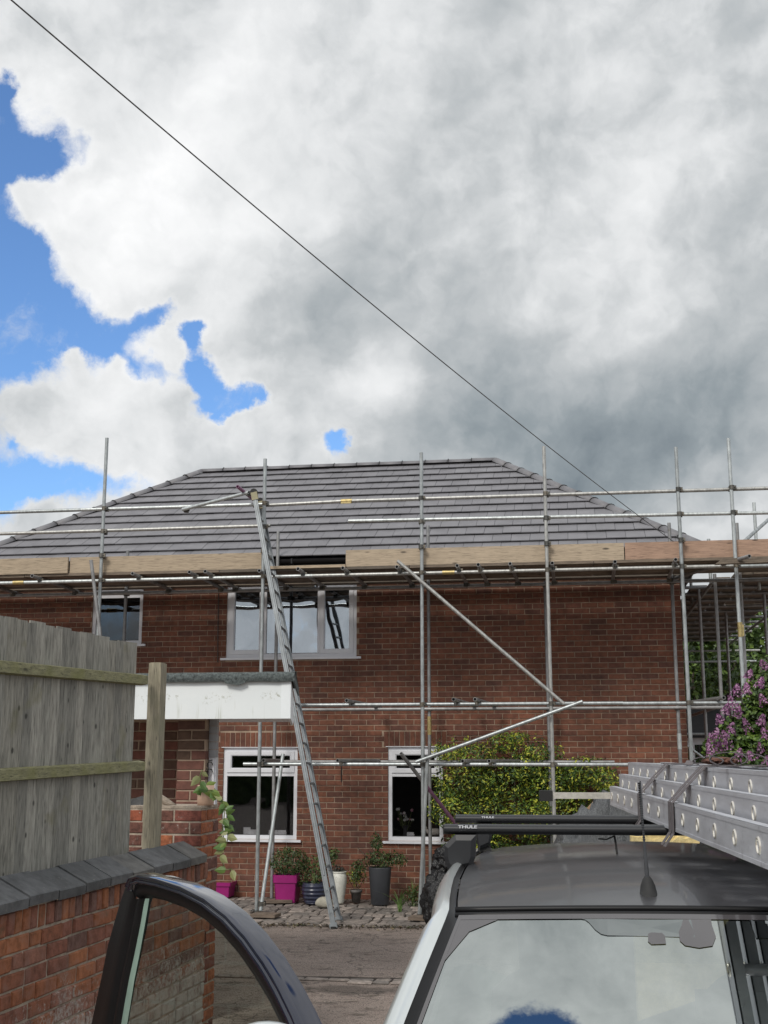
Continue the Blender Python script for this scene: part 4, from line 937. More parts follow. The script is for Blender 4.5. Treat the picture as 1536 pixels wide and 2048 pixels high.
for i in range(90):
    x = -3.42+3.46*i/89; q = mnoise.noise(Vector((x*6, 0, 0)))*.006; q2 = mnoise.noise(Vector((x*9, 5, 0)))*.006
    rows_.append([(x,-.03,zf-.008+q),(x,-.042,zf+.015+q2),(x,-.04,zt_-.02),(x,-.02,zt_-.003+q2),(x,.03,zt_),(x-max(0,x+.5)*.08,.2,zt_-.01),(min(x,x-.5-.04*0) if x > -.6 else x,2.25,zt_-.01)])
m = MB(); m.grid(rows_); m.slab([(.04,-.04,zf-.01),(-.46,2.25,zf-.01),(-.46,2.25,zt_-.005),(.04,-.03,zt_-.005)], (-.012,0,0)); m.slab([(-.5,-.046,zf-.02),(-.40,-.046,zf-.035),(-.34,-.046,zf-.012),(-.36,-.046,zf+.03),(-.52,-.046,zf+.02)], (0,.012,0))
m.build('roof_felt', 'mineral', porch)
# pier and recessed wall, each brick its own piece
def brick_face(parent, x0, x1, y, z0, z1, m, pat, mortar='mortar_pale', ch=.078, bl=.225, jt=.012, thick=.3, name='pier', sidefaces=False):
    w = MB(); w.box(x0+.004, x1-.004, y, y+thick, z0, z1); w_ = w.build(name, mortar, parent)
    r_ = 0; z = z0
    while z+ch*.5 < z1:
        xs = [x0]; x = x0-(bl/2 if (r_+pat) % 2 else 0)
        while x < x1:
            a, b = max(x, x0), min(x+bl, x1)
            if b-a > .04:
                q = MB(); c = ((a+b)/2, y, z+ch/2); q.cbox(a-c[0]+jt/2*(a > x0), b-c[0]-jt/2*(b < x1), -.007, thick*.3 if True else .01, -ch/2+jt/2, min(ch/2-jt/2, z1-c[2]), .004, .0018)
                o = q.build('brick', m, w_); o.location = c
            x += bl
        z += ch; r_ += 1
    return w_
a, b = pw(355,1500,.35), pw(412,1500,.35)
brick_face(porch, a.x, b.x, .35, 0, zb+.02, 'porch_brick', 0)
a2, b2 = pw(200,1500,.80), pw(348,1500,.80)
brick_face(porch, a2.x, a.x+.02, .80, 0, zb+.02, 'porch_brick', 1, mortar='mortar', name='recessed_wall')
m = MB(); m.box(a2.x, b.x-.18, 1.1, 1.15, 0, zb+.02); m.build('inner_wall', 'room', porch)
c_, d_2 = pw(413,1500,.42), pw(433,1500,.42); zc = pw(420,1508,.42).z
k = 0; z = zb+.02
while z > zc:
    m = MB(); m.box(b.x+.001, d_2.x, .42, .47, z-.062, z-.004); m.build('cladding_board', 'grey_clad', porch); z -= .062; k += 1
m = MB(); m.box(b.x+.001, d_2.x-.005, .43, .49, 0, zc-.008); m.box(b.x+.035, b.x+.05, .415, .43, .1, zc-.05); m.build('door_frame', 'upvc', porch)
# scroll bracket
br = MB(); bx = pw(420,1525,.38)
for s_ in (0, .055):
    br.path([(bx.x-.0+.022*math.cos(t), .38, bx.z-.02-s_+.024*math.sin(t)) for t in [k*.5 for k in range(10)]], .004, 5)
br.path([(bx.x-.06,.38,bx.z-.08),(bx.x-.03,.38,bx.z-.05),(bx.x+.02,.38,bx.z-.055)], .004, 5); br.path([(bx.x+.02,.38,bx.z+.02),(bx.x-.01,.38,bx.z+.012)], .004, 5)
br.build('scroll_bracket', 'iron', porch)

# ---------------------------------------------------------------- garden wall, coping, pier
G0 = atY(42, 1815, 5.86); G1 = atY(408, 1716, 8.26)
gd = Vector((G1.x-G0.x, G1.y-G0.y)).normalized(); GR = math.atan2(gd.y, gd.x)
gw = thing('garden_wall', 'old orange red brick garden wall with slate coping running from the left edge towards the porch', 'wall', (G0.x, G0.y, 0), GR)
ZW = G0.z
m = MB(); m.box(-3.6, 2.5, 0, .26, 0, ZW); wbody = m.build('mortar_core', 'garden_mortar', gw)
gb = MB()
def gbrick(x0, x1, z0, z1):
    q = MB(); c = ((x0+x1)/2, 0, (z0+z1)/2); q.cbox(x0-c[0], x1-c[0], -.010+rnd.uniform(-.004,.004), .01, z0-c[2], z1-c[2], .007, .0035)
    if x0 < -.45 or len(gbrick.n) >= 297: gb.add([Vector(v)+Vector(c) for v in q.v], q.f)
    else: o = q.build('brick', 'garden_brick', wbody); o.location = c; gbrick.n.append(1)
gbrick.n = []
x = -3.6
while x < 2.5: w_ = .078*rnd.uniform(.95, 1.08); gbrick(x+.005, x+w_-.006, ZW-.112, ZW-.008); x += w_
z = ZW-.118; k = 0
while z > .02:
    x = -3.6-rnd.uniform(0, .2)
    while x < 2.5:
        w_ = (.225 if (k % 3 != 0) else rnd.choice((.225, .113)))*rnd.uniform(.97, 1.03)
        if rnd.random() < .14: w_ = .113
        gbrick(max(x,-3.6)+.005, min(x+w_, 2.5)-.006, z-.080+.005+rnd.uniform(-.001,.001), z-.006); x += w_
    z -= .080; k += 1
gb.build('brick', 'garden_brick', wbody, kind='stuff')
x = -3.6+.0; L_ = .30; off0 = 0.0
k = -12
while k < 9:
    x0, x1 = k*L_+.006, (k+1)*L_-.006
    if x0 > 2.35: break
    x1 = min(x1, 2.47); j = rnd.uniform(-.004,.004); c = ((x0+x1)/2, 0, ZW)
    hx = (x1-x0)/2; q = MB()
    pr = [(-.040,.002+j),(-.043,.046+j),(-.036,.052+j),(.125,.132+j),(.30,.046+j),(.30,.0+j)]
    A_ = [(-hx,a,b) for a,b in pr]; B_ = [(hx+rnd.uniform(-.002,.002),a,b+rnd.uniform(-.001,.001)) for a,b in pr]; n = len(pr)
    q.add(A_+B_, [tuple(range(n-1,-1,-1)), tuple(range(n,2*n))]+[(i,(i+1)%n,n+(i+1)%n,n+i) for i in range(n)])
    o = q.build('coping_slate', 'slate', gw); o.location = c; k += 1
m = MB(); m.box(-3.6, 2.46, -.018, .27, ZW, ZW+.012)
for kk in range(-12, 9): m.slab([(kk*L_-.006,-.034,ZW+.0),(kk*L_+.006,-.034,ZW+.0),(kk*L_+.006,-.034,ZW+.044),(kk*L_-.006,-.034,ZW+.044)], (0,.2,.06))
m.build('coping_mortar', 'mortar_pale', gw)
# end pier / return wall facing the camera
Pt = atY(403, 1612, 8.34); PR = GR-math.pi/2
pier = thing('brick_pier', 'crumbling mossy red brick pier ending the garden wall, carrying a pot', 'brick pier', (Pt.x, Pt.y, 0), PR)
brick_face(pier, -.53, 0, 0, 0, Pt.z-.02, 'pier_brick', 0, mortar='garden_mortar', ch=.0815, thick=.34, name='core')
side = thing('side', '', ''); del side['label'], side['category']; side.parent = pier; side.rotation_euler = (0,0,math.pi/2); side.location = (-.008,0,0)
bm2 = []
z = 0; r_ = 0
pcore = [o for o in pier.children if o.name.startswith('core')][0]
while z+.04 < Pt.z-.02:
    for a, b in (((.002,.112),(.118,.34)) if r_ % 2 else ((.002,.225),(.231,.34))):
        q = MB(); q.cbox(a+.004, b-.004, -.009+rnd.uniform(-.003,.003), .03, -.034, .034, .006, .003)
        V = [(-v[1], v[0], v[2]) for v in q.v]; q.v = V; o = q.build('brick', 'pier_brick', pcore); o.location = (-.004, 0, z+.041)
    z += .0815; r_ += 1
bpy.data.objects.remove(side)
m = MB(); m.box(-.53, 0.0, .0, .34, Pt.z-.018, Pt.z-.002)
m.build('mortar_cap', 'garden_mortar', pier)

# ---------------------------------------------------------------- fence
Fp = atY(268, 1288, 7.70)
fen = thing('wooden_fence', 'weathered grey featheredge fence with green mossy rails above the garden wall', 'fence', (Fp.x, Fp.y, 0), GR)
for k in range(46):
    x1 = -k*.102; q = MB(); h = rnd.uniform(-.008, .008); zb_ = ZW-.3
    n_s = 1
    q.slab([(-.118,.006,zb_),(0,-.020,zb_),(0,-.020,Fp.z+h),(-.118,.006,Fp.z+h+rnd.uniform(-.003,.003))], (.0,.011,0))
    o = q.build('fence_board', 'fence', fen); o.location = (x1+rnd.uniform(-.003,.003), rnd.uniform(-.002,.002), 0)
def railz(pxy0, pxy1, hgt, zt=None):
    # rail top heights measured on the fence plane
    nrm = Vector((-gd.y, gd.x, 0)); o0 = Vector((Fp.x, Fp.y, 0))-nrm*.045
    a = onplane(*pxy0, o0, nrm); b = onplane(*pxy1, o0, nrm); loc = lambda p: ((p.x-Fp.x)*gd.x+(p.y-Fp.y)*gd.y, p.z)
    (xa, za), (xb, zb2) = loc(a), loc(b); sl_ = (zb2-za)/(xb-xa); x0 = -4.6; z0 = za+sl_*(x0-xa)
    q = MB(); P = [(x0,-.018,z0),(x0,-.018,z0-hgt),(x0,-.062,z0-hgt*.9),(x0,-.062,z0-hgt*.12)]; P2 = [(xb,y,z+zb2-z0) for _,y,z in P]
    q.add(P+P2, [(3,2,1,0),(4,5,6,7),(0,1,5,4),(1,2,6,5),(2,3,7,6),(3,0,4,7)]); q.build('fence_rail', 'rail', fen)
railz((0,1319), (291,1349), .070); railz((0,1537), (286,1521), .068)
pp0 = atY(291, 1500, 7.86); pz = atY(300, 1325, 7.86).z; loc = lambda p: ((p.x-Fp.x)*gd.x+(p.y-Fp.y)*gd.y, -(p.x-Fp.x)*gd.y+(p.y-Fp.y)*gd.x)
lx, ly = loc(pp0); q = MB(); q.box(0, .10, -.085, 0, .5, pz-.004); q.box(.006, .094, -.079, -.006, pz-.004, pz); o = q.build('fence_post', 'post', fen); o.location = (lx, ly+.0, 0)

# pot on the pier with trailing plant
pb = atY(411, 1612, 8.50); R_ = 17.5*8.3/2400
pot = thing('peach_plant_pot', 'peach coloured plant pot with a trailing variegated plant on top of the brick pier', 'plant pot', (pb.x, pb.y, Pt.z-.002), 0)
m = MB(); m.lathe((0,0,0), [(0,0),(R_*.93,0),(R_*.93,.018),(R_*.96,.02),(R_*.96,.135),(R_*.86,.135),(R_*.84,.10),(0,.10)], 24); m.build('pot', 'peach_pot', pot)
vm = MB(); lm = MB()
def vine(pts, n, size):
    vm.path(pts, .0035, 5)
    for i in range(n):
        f = (i+.5)/n*(len(pts)-1); a = Vector(pts[int(f)]).lerp(Vector(pts[min(int(f)+1, len(pts)-1)]), f-int(f))
        d = Vector((rnd.uniform(-.7,.9), -1.2, rnd.uniform(-.3,.6))).normalized(); tip = Vector((rnd.choice((-1,1))*rnd.uniform(.3,1), 0, rnd.uniform(-1,.3))).normalized()
        t1 = (tip-d*tip.dot(d)).normalized(); b = d.cross(t1); s_ = size*rnd.uniform(.7,1.2); c = a+t1*s_*.55+d*.01
        L = [c-t1*.5*s_, c-t1*.38*s_+b*.26*s_-d*.05*s_, c-t1*.05*s_+b*.34*s_-d*.08*s_, c+t1*.28*s_+b*.18*s_-d*.03*s_, c+t1*.58*s_, c+t1*.28*s_-b*.18*s_-d*.03*s_, c-t1*.05*s_-b*.34*s_-d*.08*s_, c-t1*.38*s_-b*.26*s_-d*.05*s_]
        lm.add(L, [(0,1,2,3,4),(0,4,5,6,7)])
vp = lambda px, py, dy=-.14: atY(px, py, 8.5+dy)-Vector((pb.x, pb.y, Pt.z-.002))
vine([(0,0,.1), vp(425,1580), vp(445,1600), vp(458,1640), vp(455,1680), vp(448,1700)], 19, .066)
vine([(0,0,.1), vp(432,1590), vp(450,1620), vp(445,1660), vp(462,1672)], 12, .062)
vine([vp(446,1650), vp(447,1690), vp(440,1715), vp(452,1740), vp(462,1738), vp(467,1745)], 4, .07)
vine([(0,0,.1), vp(402,1565), vp(400,1550), vp(405,1540)], 4, .07); vine([(0,0,.1), vp(412,1568,0), vp(430,1578,0)], 4, .07)
vm.build('stem', 'stem', pot); lm.build('foliage', 'leaf_pale', pot)
# driftwood and loose slate on the return wall
d0 = atY(303, 1590, 8.5); d1 = atY(352, 1612, 8.5); m = MB(); m.path([Vector((0,0,0)), (d1-d0)*.3+Vector((0,0,.004)), (d1-d0)*.65+Vector((0,0,-.005)), (d1-d0)], [.022,.03,.026,.012], 9); m.path([(d1-d0)*.15-Vector((0,0,.03)), (d1-d0)*.5-Vector((0,0,.055)), (d1-d0)*.95-Vector((0,0,.015))], [.03,.034,.02], 8)
for v_i, v in enumerate(m.v): q = mnoise.noise(Vector(v)*40)*.006; m.v[v_i] = (v[0]+q, v[1]+q, v[2]+q)
o = m.build('driftwood', 'driftwood'); o.location = d0; tag(o, 'split piece of driftwood lying on the brick pier beside the fence post', 'driftwood')
s0 = atY(258, 1614, 8.55); m = MB(); m.slab([(0,0,0),(.115,0,.0),(.13,0,.03),(.09,0,.075),(.0,0,.05)], (0,.2,0)); o = m.build('slate_piece', 'slate'); o.location = s0; tag(o, 'loose piece of slate lying on the brick pier behind the fence post', 'slate')

# ---------------------------------------------------------------- pots and plants along the wall
def potplant(name, label, px, py, group=None): 
    p = atZ(px, py, .03); return thing(name, label, 'plant pot', p, HR, group), p
def S_(px, py): p = atZ(px, py, .03); return (p.y*math.cos(PITCH))/2400.   # metres per pixel there
# magenta square planter
k = S_(574,1805); t_, p = potplant('magenta_planter', 'square magenta planter with a clipped dark green shrub, left of the navy pot', 573, 1806, 'magenta planters')
w_ = 23*k; t_.location.y += w_
m = MB(); h = 52*k
for z0, z1, a, b in ((0, h*.72, w_*.84, w_*.95), (h*.72, h, w_*1.04, w_*1.07)):
    m.slab([(-a,-a,z0),(a,-a,z0),(b,-b,z1),(-b,-b,z1)], (0,.012,0)); m.slab([(-a,a,z0),(a,a,z0),(b,b,z1),(-b,b,z1)], (0,-.012,0)); m.slab([(a,-a,z0),(a,a,z0),(b,b,z1),(b,-b,z1)], (-.012,0,0)); m.slab([(-a,-a,z0),(-a,a,z0),(-b,b,z1),(-b,-b,z1)], (.012,0,0))
m.build('pot', 'magenta', t_); m = MB(); m.box(-w_*.95, w_*.95, -w_*.95, w_*.95, h*.9, h*.93); m.build('soil', 'soil', t_)
m = MB(); ellipsoid_foliage(m, (0.02,0,h+.16), (.29,.24,.20), 1500, .035, .5, .55); ellipsoid_foliage(m, (0.2,-.03,h-.02), (.14,.14,.16), 260, .035, .4, .55); m.build('foliage', 'leaf_dark', t_)
t_, p = potplant('magenta_planter', 'magenta planter half hidden by the end of the brick pier, leftmost of the pots', 440, 1795, 'magenta planters')
m = MB(); w_ = .17; t_.location.y += w_
for z0, z1, a, b in ((0, .15, w_*.84, w_*.95), (.15, .2, w_*1.04, w_*1.07)):
    m.slab([(-a,-a,z0),(a,-a,z0),(b,-b,z1),(-b,-b,z1)], (0,.012,0)); m.slab([(a,-a,z0),(a,a,z0),(b,b,z1),(b,-b,z1)], (-.012,0,0)); m.slab([(-a,-a,z0),(-a,a,z0),(-b,b,z1),(-b,-b,z1)], (.012,0,0)); m.slab([(-a,a,z0),(a,a,z0),(b,b,z1),(-b,b,z1)], (0,-.012,0))
m.build('pot', 'magenta', t_); m = MB(); m.box(-.15,.15,-.15,.15,.15,.17); m.build('soil', 'soil', t_)
# navy ribbed pot
t_, p = potplant('navy_pot', 'low round ribbed navy glazed pot between the magenta planter and the ladder', 627, 1810); r = 23*S_(627,1808); t_.location.y += r
prof = [(0,0),(r*.72,0),(r*.80,.015)]
for i in range(25): f = i/24; prof.append((r*(.80+.26*math.sin(f*2.2))+.007*math.sin(f*30), .015+f*.24))
prof += [(r*1.02,.27),(r*.9,.27),(r*.86,.22),(0,.22)]
m = MB(); m.lathe((0,0,0), prof, 30); m.build('pot', 'navy_glaze', t_)
m = MB(); ellipsoid_foliage(m, (0.03,0,.40), (.20,.16,.26), 420, .045, .2, .5); ellipsoid_foliage(m, (.25,.0,.62), (.09,.08,.12), 110, .05, .2, .5); m.build('foliage', 'leaf_dark', t_)
m = MB(); [m.path([(0,0,.2),(.05*i,.01,.45),(.09*i+.02,0,.6)], .004, 5) for i in (-1,0,1,2.4)]; m.build('stem', 'stem', t_)
# pale boulder
c = atZ(648, 1816, .03); import bmesh
def blob(name, mt, loc, rad, seed, amp=.2, freq=1.6, sub=4, flat=True, ridged=False, zcut=None):
    b = bmesh.new(); bmesh.ops.create_icosphere(b, subdivisions=sub, radius=1)
    for v in b.verts:
        q = mnoise.noise(v.co*freq+Vector((seed, seed*2, 0)))
        if ridged: q = -abs(q)*1.6-abs(mnoise.noise(v.co*freq*2.7+Vector((seed*3,0,0))))*.7-abs(mnoise.noise(v.co*freq*6+Vector((0,seed*3,0))))*.25+.45
        d = v.co.copy(); v.co = Vector((d.x*rad[0], d.y*rad[1], d.z*rad[2]))*(1+amp*q)
        if v.co.z < -rad[2]*.75: v.co.z = -rad[2]*.75
    me = bpy.data.meshes.new(name); b.to_mesh(me); b.free(); me.polygons.foreach_set('use_smooth', [not flat]*len(me.polygons)); me.materials.append(M_[mt])
    o = bpy.data.objects.new(name, me); COL.objects.link(o); o.location = (loc[0], loc[1], loc[2]+rad[2]*.75); return o
o = blob('boulder', 'white_stone', c+Vector((0,.08,0)), (.12,.09,.075), 3, .12, 1.2, 3, False); tag(o, 'smooth pale boulder on the paving between the navy pot and the ladder', 'stone')
# speckled urn
t_, p = potplant('speckled_urn', 'tall flaking white speckled urn just right of the ladder', 676, 1809); r = 16.5*S_(676,1808); t_.location.y += r
m = MB(); m.lathe((0,0,0), [(0,0),(r*.62,0),(r*.66,.02),(r*.82,.14),(r*1.0,.28),(r*1.0,.34),(r*.88,.385),(r*.84,.39),(r*.95,.40),(r*.97,.415),(r*.8,.415),(r*.75,.37),(0,.37)], 28); m.build('pot', 'speckle', t_)
m = MB(); ellipsoid_foliage(m, (0,0,.44), (.11,.09,.06), 120, .04, .2, .5); m.build('foliage', mat('bronze_leaf', [(.03,.035,.03),(.05,.05,.04)], .5), t_)
t_, p = potplant('clay_pot', 'small grey clay pot with sparse shrub between white urn and tall planter', 712, 1806); r = 11*S_(712,1806); t_.location.y += r
m = MB(); m.lathe((0,0,0), [(0,0),(r*.72,0),(r*.95,.13),(r*1.08,.13),(r*1.08,.165),(r*.9,.165),(r*.85,.13),(0,.13)], 22); m.build('pot', 'grey_pot', t_)
m = MB(); ellipsoid_foliage(m, (.0,0,.33), (.17,.13,.14), 260, .03, .1, .5); m.build('foliage', 'leaf_bush', t_)
m = MB(); [m.path([(0,0,.12),(.04*i,.0,.22),(.09*i,.02*i,.36)], .004, 5) for i in (-1.4,-.7,0,.8,1.5)]; m.build('stem', 'bark', t_)
t_, p = potplant('tall_planter', 'tall cylindrical charcoal planter with a loose shrub under the right window', 760, 1812); r = 22.5*S_(760,1811); t_.location.y += r
hh = 71*S_(760,1811)
m = MB(); m.lathe((0,0,0), [(0,0),(r*.74,0),(r*.78,.01),(r*1.0,hh-.01),(r*1.0,hh),(r*.92,hh),(r*.9,hh-.05),(0,hh-.05)], 30); m.build('pot', 'anthracite', t_)
m = MB()
for c_, rd, n_ in (((0,0,hh+.10),(.24,.15,.12),520), ((-.05,0,hh+.30),(.10,.08,.16),240), ((.22,0,hh+.10),(.16,.10,.12),260), ((-.28,.0,hh+.0),(.12,.10,.10),170), ((-.33,0,hh-.12),(.09,.08,.10),120)): ellipsoid_foliage(m, c_, rd, n_, .042, .15, .45)
m.build('foliage', 'leaf_dark', t_); m = MB(); [m.path([(0,0,hh-.06),(.06*i,.0,hh+.08),(.15*i,.0,hh+.12+.1*abs(2-i)*.3)], .005, 5) for i in (-2,-1,-.3,.5,1.5)]; m.build('stem', 'bark', t_)
# iris clump and grassy plants by the corner standard
def blades(parent, c, n, L, spread, w, mt, name='blade'):
    m = MB()
    for _ in range(n):
        a = rnd.uniform(0, 6.28); dr = Vector((math.cos(a), math.sin(a)*.6, 0))*spread*rnd.uniform(.3,1); l = L*rnd.uniform(.6,1.1); s_ = Vector((-dr.y, dr.x, 0)).normalized() if dr.length else Vector((1,0,0))
        s_ = (s_+Vector((.7,0,0))).normalized(); P = []
        for k in range(5):
            f = k/4; q = Vector(c)+dr*l*f*f*1.3+Vector((0,0,l*(f-.25*f*f*spread))); ww = w*(1-f)**.7; P += [q-s_*ww/2, q+s_*ww/2]
        m.add(P, [(2*k,2*k+1,2*k+3,2*k+2) for k in range(4)])
    m.build(name, mt, parent)
p = atZ(800, 1826, .02); t_ = thing('iris_clump', 'broad sword leaved green iris growing at the paving edge beside the scaffold foot', 'plant', p, 0)
blades(t_, (0,.1,0), 9, .42, 1.0, .045, mat('iris_leaf', [(.10,.19,.06),(.16,.26,.08)], .5))
p = atZ(826, 1815, .02); t_ = thing('grassy_plant', 'tuft of narrow grassy leaves and low greenery beside the right scaffold standard', 'plant', p, 0)
blades(t_, (0,.15,0), 60, .42, .8, .012, mat('grass_leaf', [(.09,.14,.03),(.16,.20,.05),(.06,.10,.02)], .6)); m = MB(); ellipsoid_foliage(m, (.06,.1,.12), (.2,.16,.18), 420, .035, .2, .5); m.build('foliage', 'leaf_dark', t_)

# big variegated shrub trained on the wall
bush = thing('variegated_shrub', 'large yellow green variegated shrub growing against the house wall behind the roof bars', 'shrub', HO, HR)
m = MB()
cl = [(905,1510,44,24),(950,1510,48,30),(1000,1490,44,24),(1035,1478,30,18),(1080,1505,38,26),(1060,1530,60,40),(930,1560,70,44),(1000,1560,70,50),(1090,1570,66,50),(910,1625,60,44),(980,1630,70,50),(1060,1640,70,50),(1140,1560,44,34),(1175,1545,44,30),(1215,1560,34,34),(1150,1620,60,50),(1215,1620,48,50),(880,1600,24,40),(1170,1680,70,50),(950,1700,80,50),(1060,1710,80,50),(1255,1600,24,30)]
cl = [(a+rnd.uniform(-7,7), b+rnd.uniform(-6,6), c*rnd.uniform(.75,1.05), d*rnd.uniform(.75,1.1)) for a,b,c,d in cl]
for px, py, rx, rz_ in cl:
    c = fac(px, py, .35+rnd.uniform(-.1,.18)); k = .0068
    ellipsoid_foliage(m, c, (rx*k, .26, rz_*k), int(rx*rz_*.62), .048, .4, .42)
for _ in range(90):
    px = rnd.uniform(870,1240); top = 1490 if px < 1120 else 1530; c = fac(px, top+rnd.uniform(-12,60), .3); ellipsoid_foliage(m, c, (.09,.1,.09), 16, .05, .1, .42)
m.build('foliage', 'leaf_bush', bush)
m = MB(); ellipsoid_foliage(m, fac(960,1720,.3), (.65,.2,.5), 500, .08, 0); ellipsoid_foliage(m, fac(1100,1700,.3), (.9,.2,.5), 600, .08, 0); m.build('inner_foliage', 'leaf_dark', bush)  # dark leaves inside, their colour standing in for the shade of deep gaps
m = MB()
for px in (930,980,1030,1080,1150,1210): a = fac(px,1550,.25); m.path([(-2.6+(px-1050)*.003,-.25,0), (a.x*.5-1.2,-.3,.8), (a.x,-.25,a.z)], [.03,.02,.008], 6)
m.build('branch', 'bark', bush)
# small upright plants against the wall by the right window
p = fac(873,1730,.2); q = toW(p.x,-.25,.0); t_ = thing('wall_climber', 'thin leafy climber on the wall behind the black sacks', 'plant', q, HR)
m = MB(); ellipsoid_foliage(m, (0,0,.35), (.14,.08,.35), 260, .045, .1, .5); m.build('foliage', 'leaf_dark', t_); m = MB(); m.path([(0,0,0),(.02,0,.3),(-.02,0,.7)], .006, 5); m.build('stem', 'bark', t_)

# ---------------------------------------------------------------- black sacks and builders' waste
p = atZ(896, 1862, 0); o = blob('rubbish_sack', 'binbag', p+Vector((0,.2,0)), (.29,.27,.40), 5, .28, 1.5, 5, False, True); tag(o, 'lower bulging black plastic rubbish sack at the paving corner beside the car', 'rubbish sack', 'black rubbish sacks')
o = blob('rubbish_sack', 'binbag', p+Vector((.06,.25,.52)), (.22,.22,.24), 9, .45, 2.1, 5, False, True); tag(o, 'crumpled black plastic rubbish sack lying on top of the lower sack', 'rubbish sack', 'black rubbish sacks')
q = atY(922, 1738, p.y+.05); m = MB(); m.slab([(-.02,0,-.05),(.035,0,-.07),(.05,0,-.04),(-.03,0,.04)], (0,.03,0)); o = m.build('foam_offcut', 'foam'); o.location = q; tag(o, 'pale yellow offcut sticking out of the top black rubbish sack', 'offcut')
def top(px, py, Y): return atY(px, py, Y)
tp = top(1195, 1600, 8.6); o = blob('covered_heap', 'tarp', (tp.x+.18, 8.6, 0), (.62,.5,tp.z/1.72), 2, .22, 2.4, 5, False, True); tag(o, "tall heap wrapped in wrinkled grey polythene behind the car roof bars", 'wrapped heap')
for i_, (px, py, w_, d_, rz_, lab) in enumerate(((1345,1652,.33,.12,.1,'yellow insulation slab standing upright behind the roof bars, left of the ladder strap'), (1330,1672,.40,.10,-.1,'lower yellow insulation slab in front of the taller one behind the car roof'), (1462,1690,.30,.12,.2,'yellow insulation slab nearest the right edge, under the ladders'))):
    tpp = top(px, py, 7.6-.14*i_); q = MB(); n = 10; rows_ = [[(-w_/2+w_*j/n+rnd.uniform(-.006,.006), rnd.uniform(-.01,.01), tpp.z*i/8-(rnd.uniform(0,.03) if i == 8 else 0)) for j in range(n+1)] for i in range(9)]
    q.grid(rows_, False); q.grid([[(x,y+d_,z) for x,y,z in r] for r in rows_], False); q.grid([rows_[8], [(x,y+d_,z-.01) for x,y,z in rows_[8]]], False); q.grid([[r[0] for r in rows_],[(r[0][0],r[0][1]+d_,r[0][2]) for r in rows_]], False); q.grid([[r[-1] for r in rows_],[(r[-1][0],r[-1][1]+d_,r[-1][2]) for r in rows_]], False)
    o = q.build('insulation_slab', 'foam'); o.location = (tpp.x, tpp.y, 0); o.rotation_euler = (0,0,rz_); tag(o, lab, 'insulation')
tpp = top(1412, 1682, 8.0); o = blob('rubbish_sack', 'binbag', (tpp.x, 8.1, 0), (.34,.3,tpp.z/1.75), 14, .25, 2.6, 5, False, True); tag(o, 'black plastic wrapped bundle behind the car under the ladders', 'rubbish sack', 'black rubbish sacks')
tpp = top(1188, 1596, 8.95); q = MB(); q.slab([(-.12,0,0),(.35,0,0),(.35,0,tpp.z-.06),(.16,0,tpp.z),(.0,0,tpp.z-.02),(-.07,0,tpp.z-.09),(-.12,0,tpp.z-.16)], (0,.02,0)); o = q.build('brown_board', 'card'); o.location = (tpp.x, tpp.y, 0); tag(o, 'curved brown board standing behind the grey wrapped heap', 'board')

# ---------------------------------------------------------------- car, head-on on the right
CR = -R(5.5); car = thing('silver_car', 'silver car with a dusty black roof, roof bars and its right front door open', 'car', (.897, 3.43, 0), CR)
def cw(x, y, z): c, s_ = math.cos(CR), math.sin(CR); return Vector((.897+x*c-y*s_, 3.43+x*s_+y*c, z))
ys = [0, .15, .35, .6, .9, 1.2, 1.5, 1.75, 1.95, 2.12, 2.25, 2.33]
hw = [.695, .700, .703, .705, .700, .690, .672, .650, .625, .59, .55, .50]
ze = [1.583, 1.594, 1.603, 1.608, 1.611, 1.612, 1.610, 1.605, 1.598, 1.585, 1.56, 1.52]
def roofz(x, i): return ze[i]+.035*(1-(x/hw[i])**2)*(min(1,(i+1.5)/4))
rows_ = []
for i, y in enumerate(ys):
    r = []
    for j in range(25):
        f = -1+2*j/24; x = hw[i]*f; bow = -.05*(1-f*f)*max(0, 1-y/.5)
        edge = -.006*(abs(f) > .97)
        r.append((x, y+bow, roofz(x, i)+edge))
    rows_.append(r)
m = MB(); m.grid(rows_); m.build('roof', 'car_roof', car)
# header strip between roof and windscreen
m = MB()
for yy, z_, rr in ((-.012,-.004,.009), (-.034,-.016,.009)):
    m.path([(.70*f, yy-.05*(1-f*f), 1.585+.017*(1-f*f)+z_) for f in [-1+k/10 for k in range(21)]], rr, 6)
m.build('header_trim', 'trim', car)
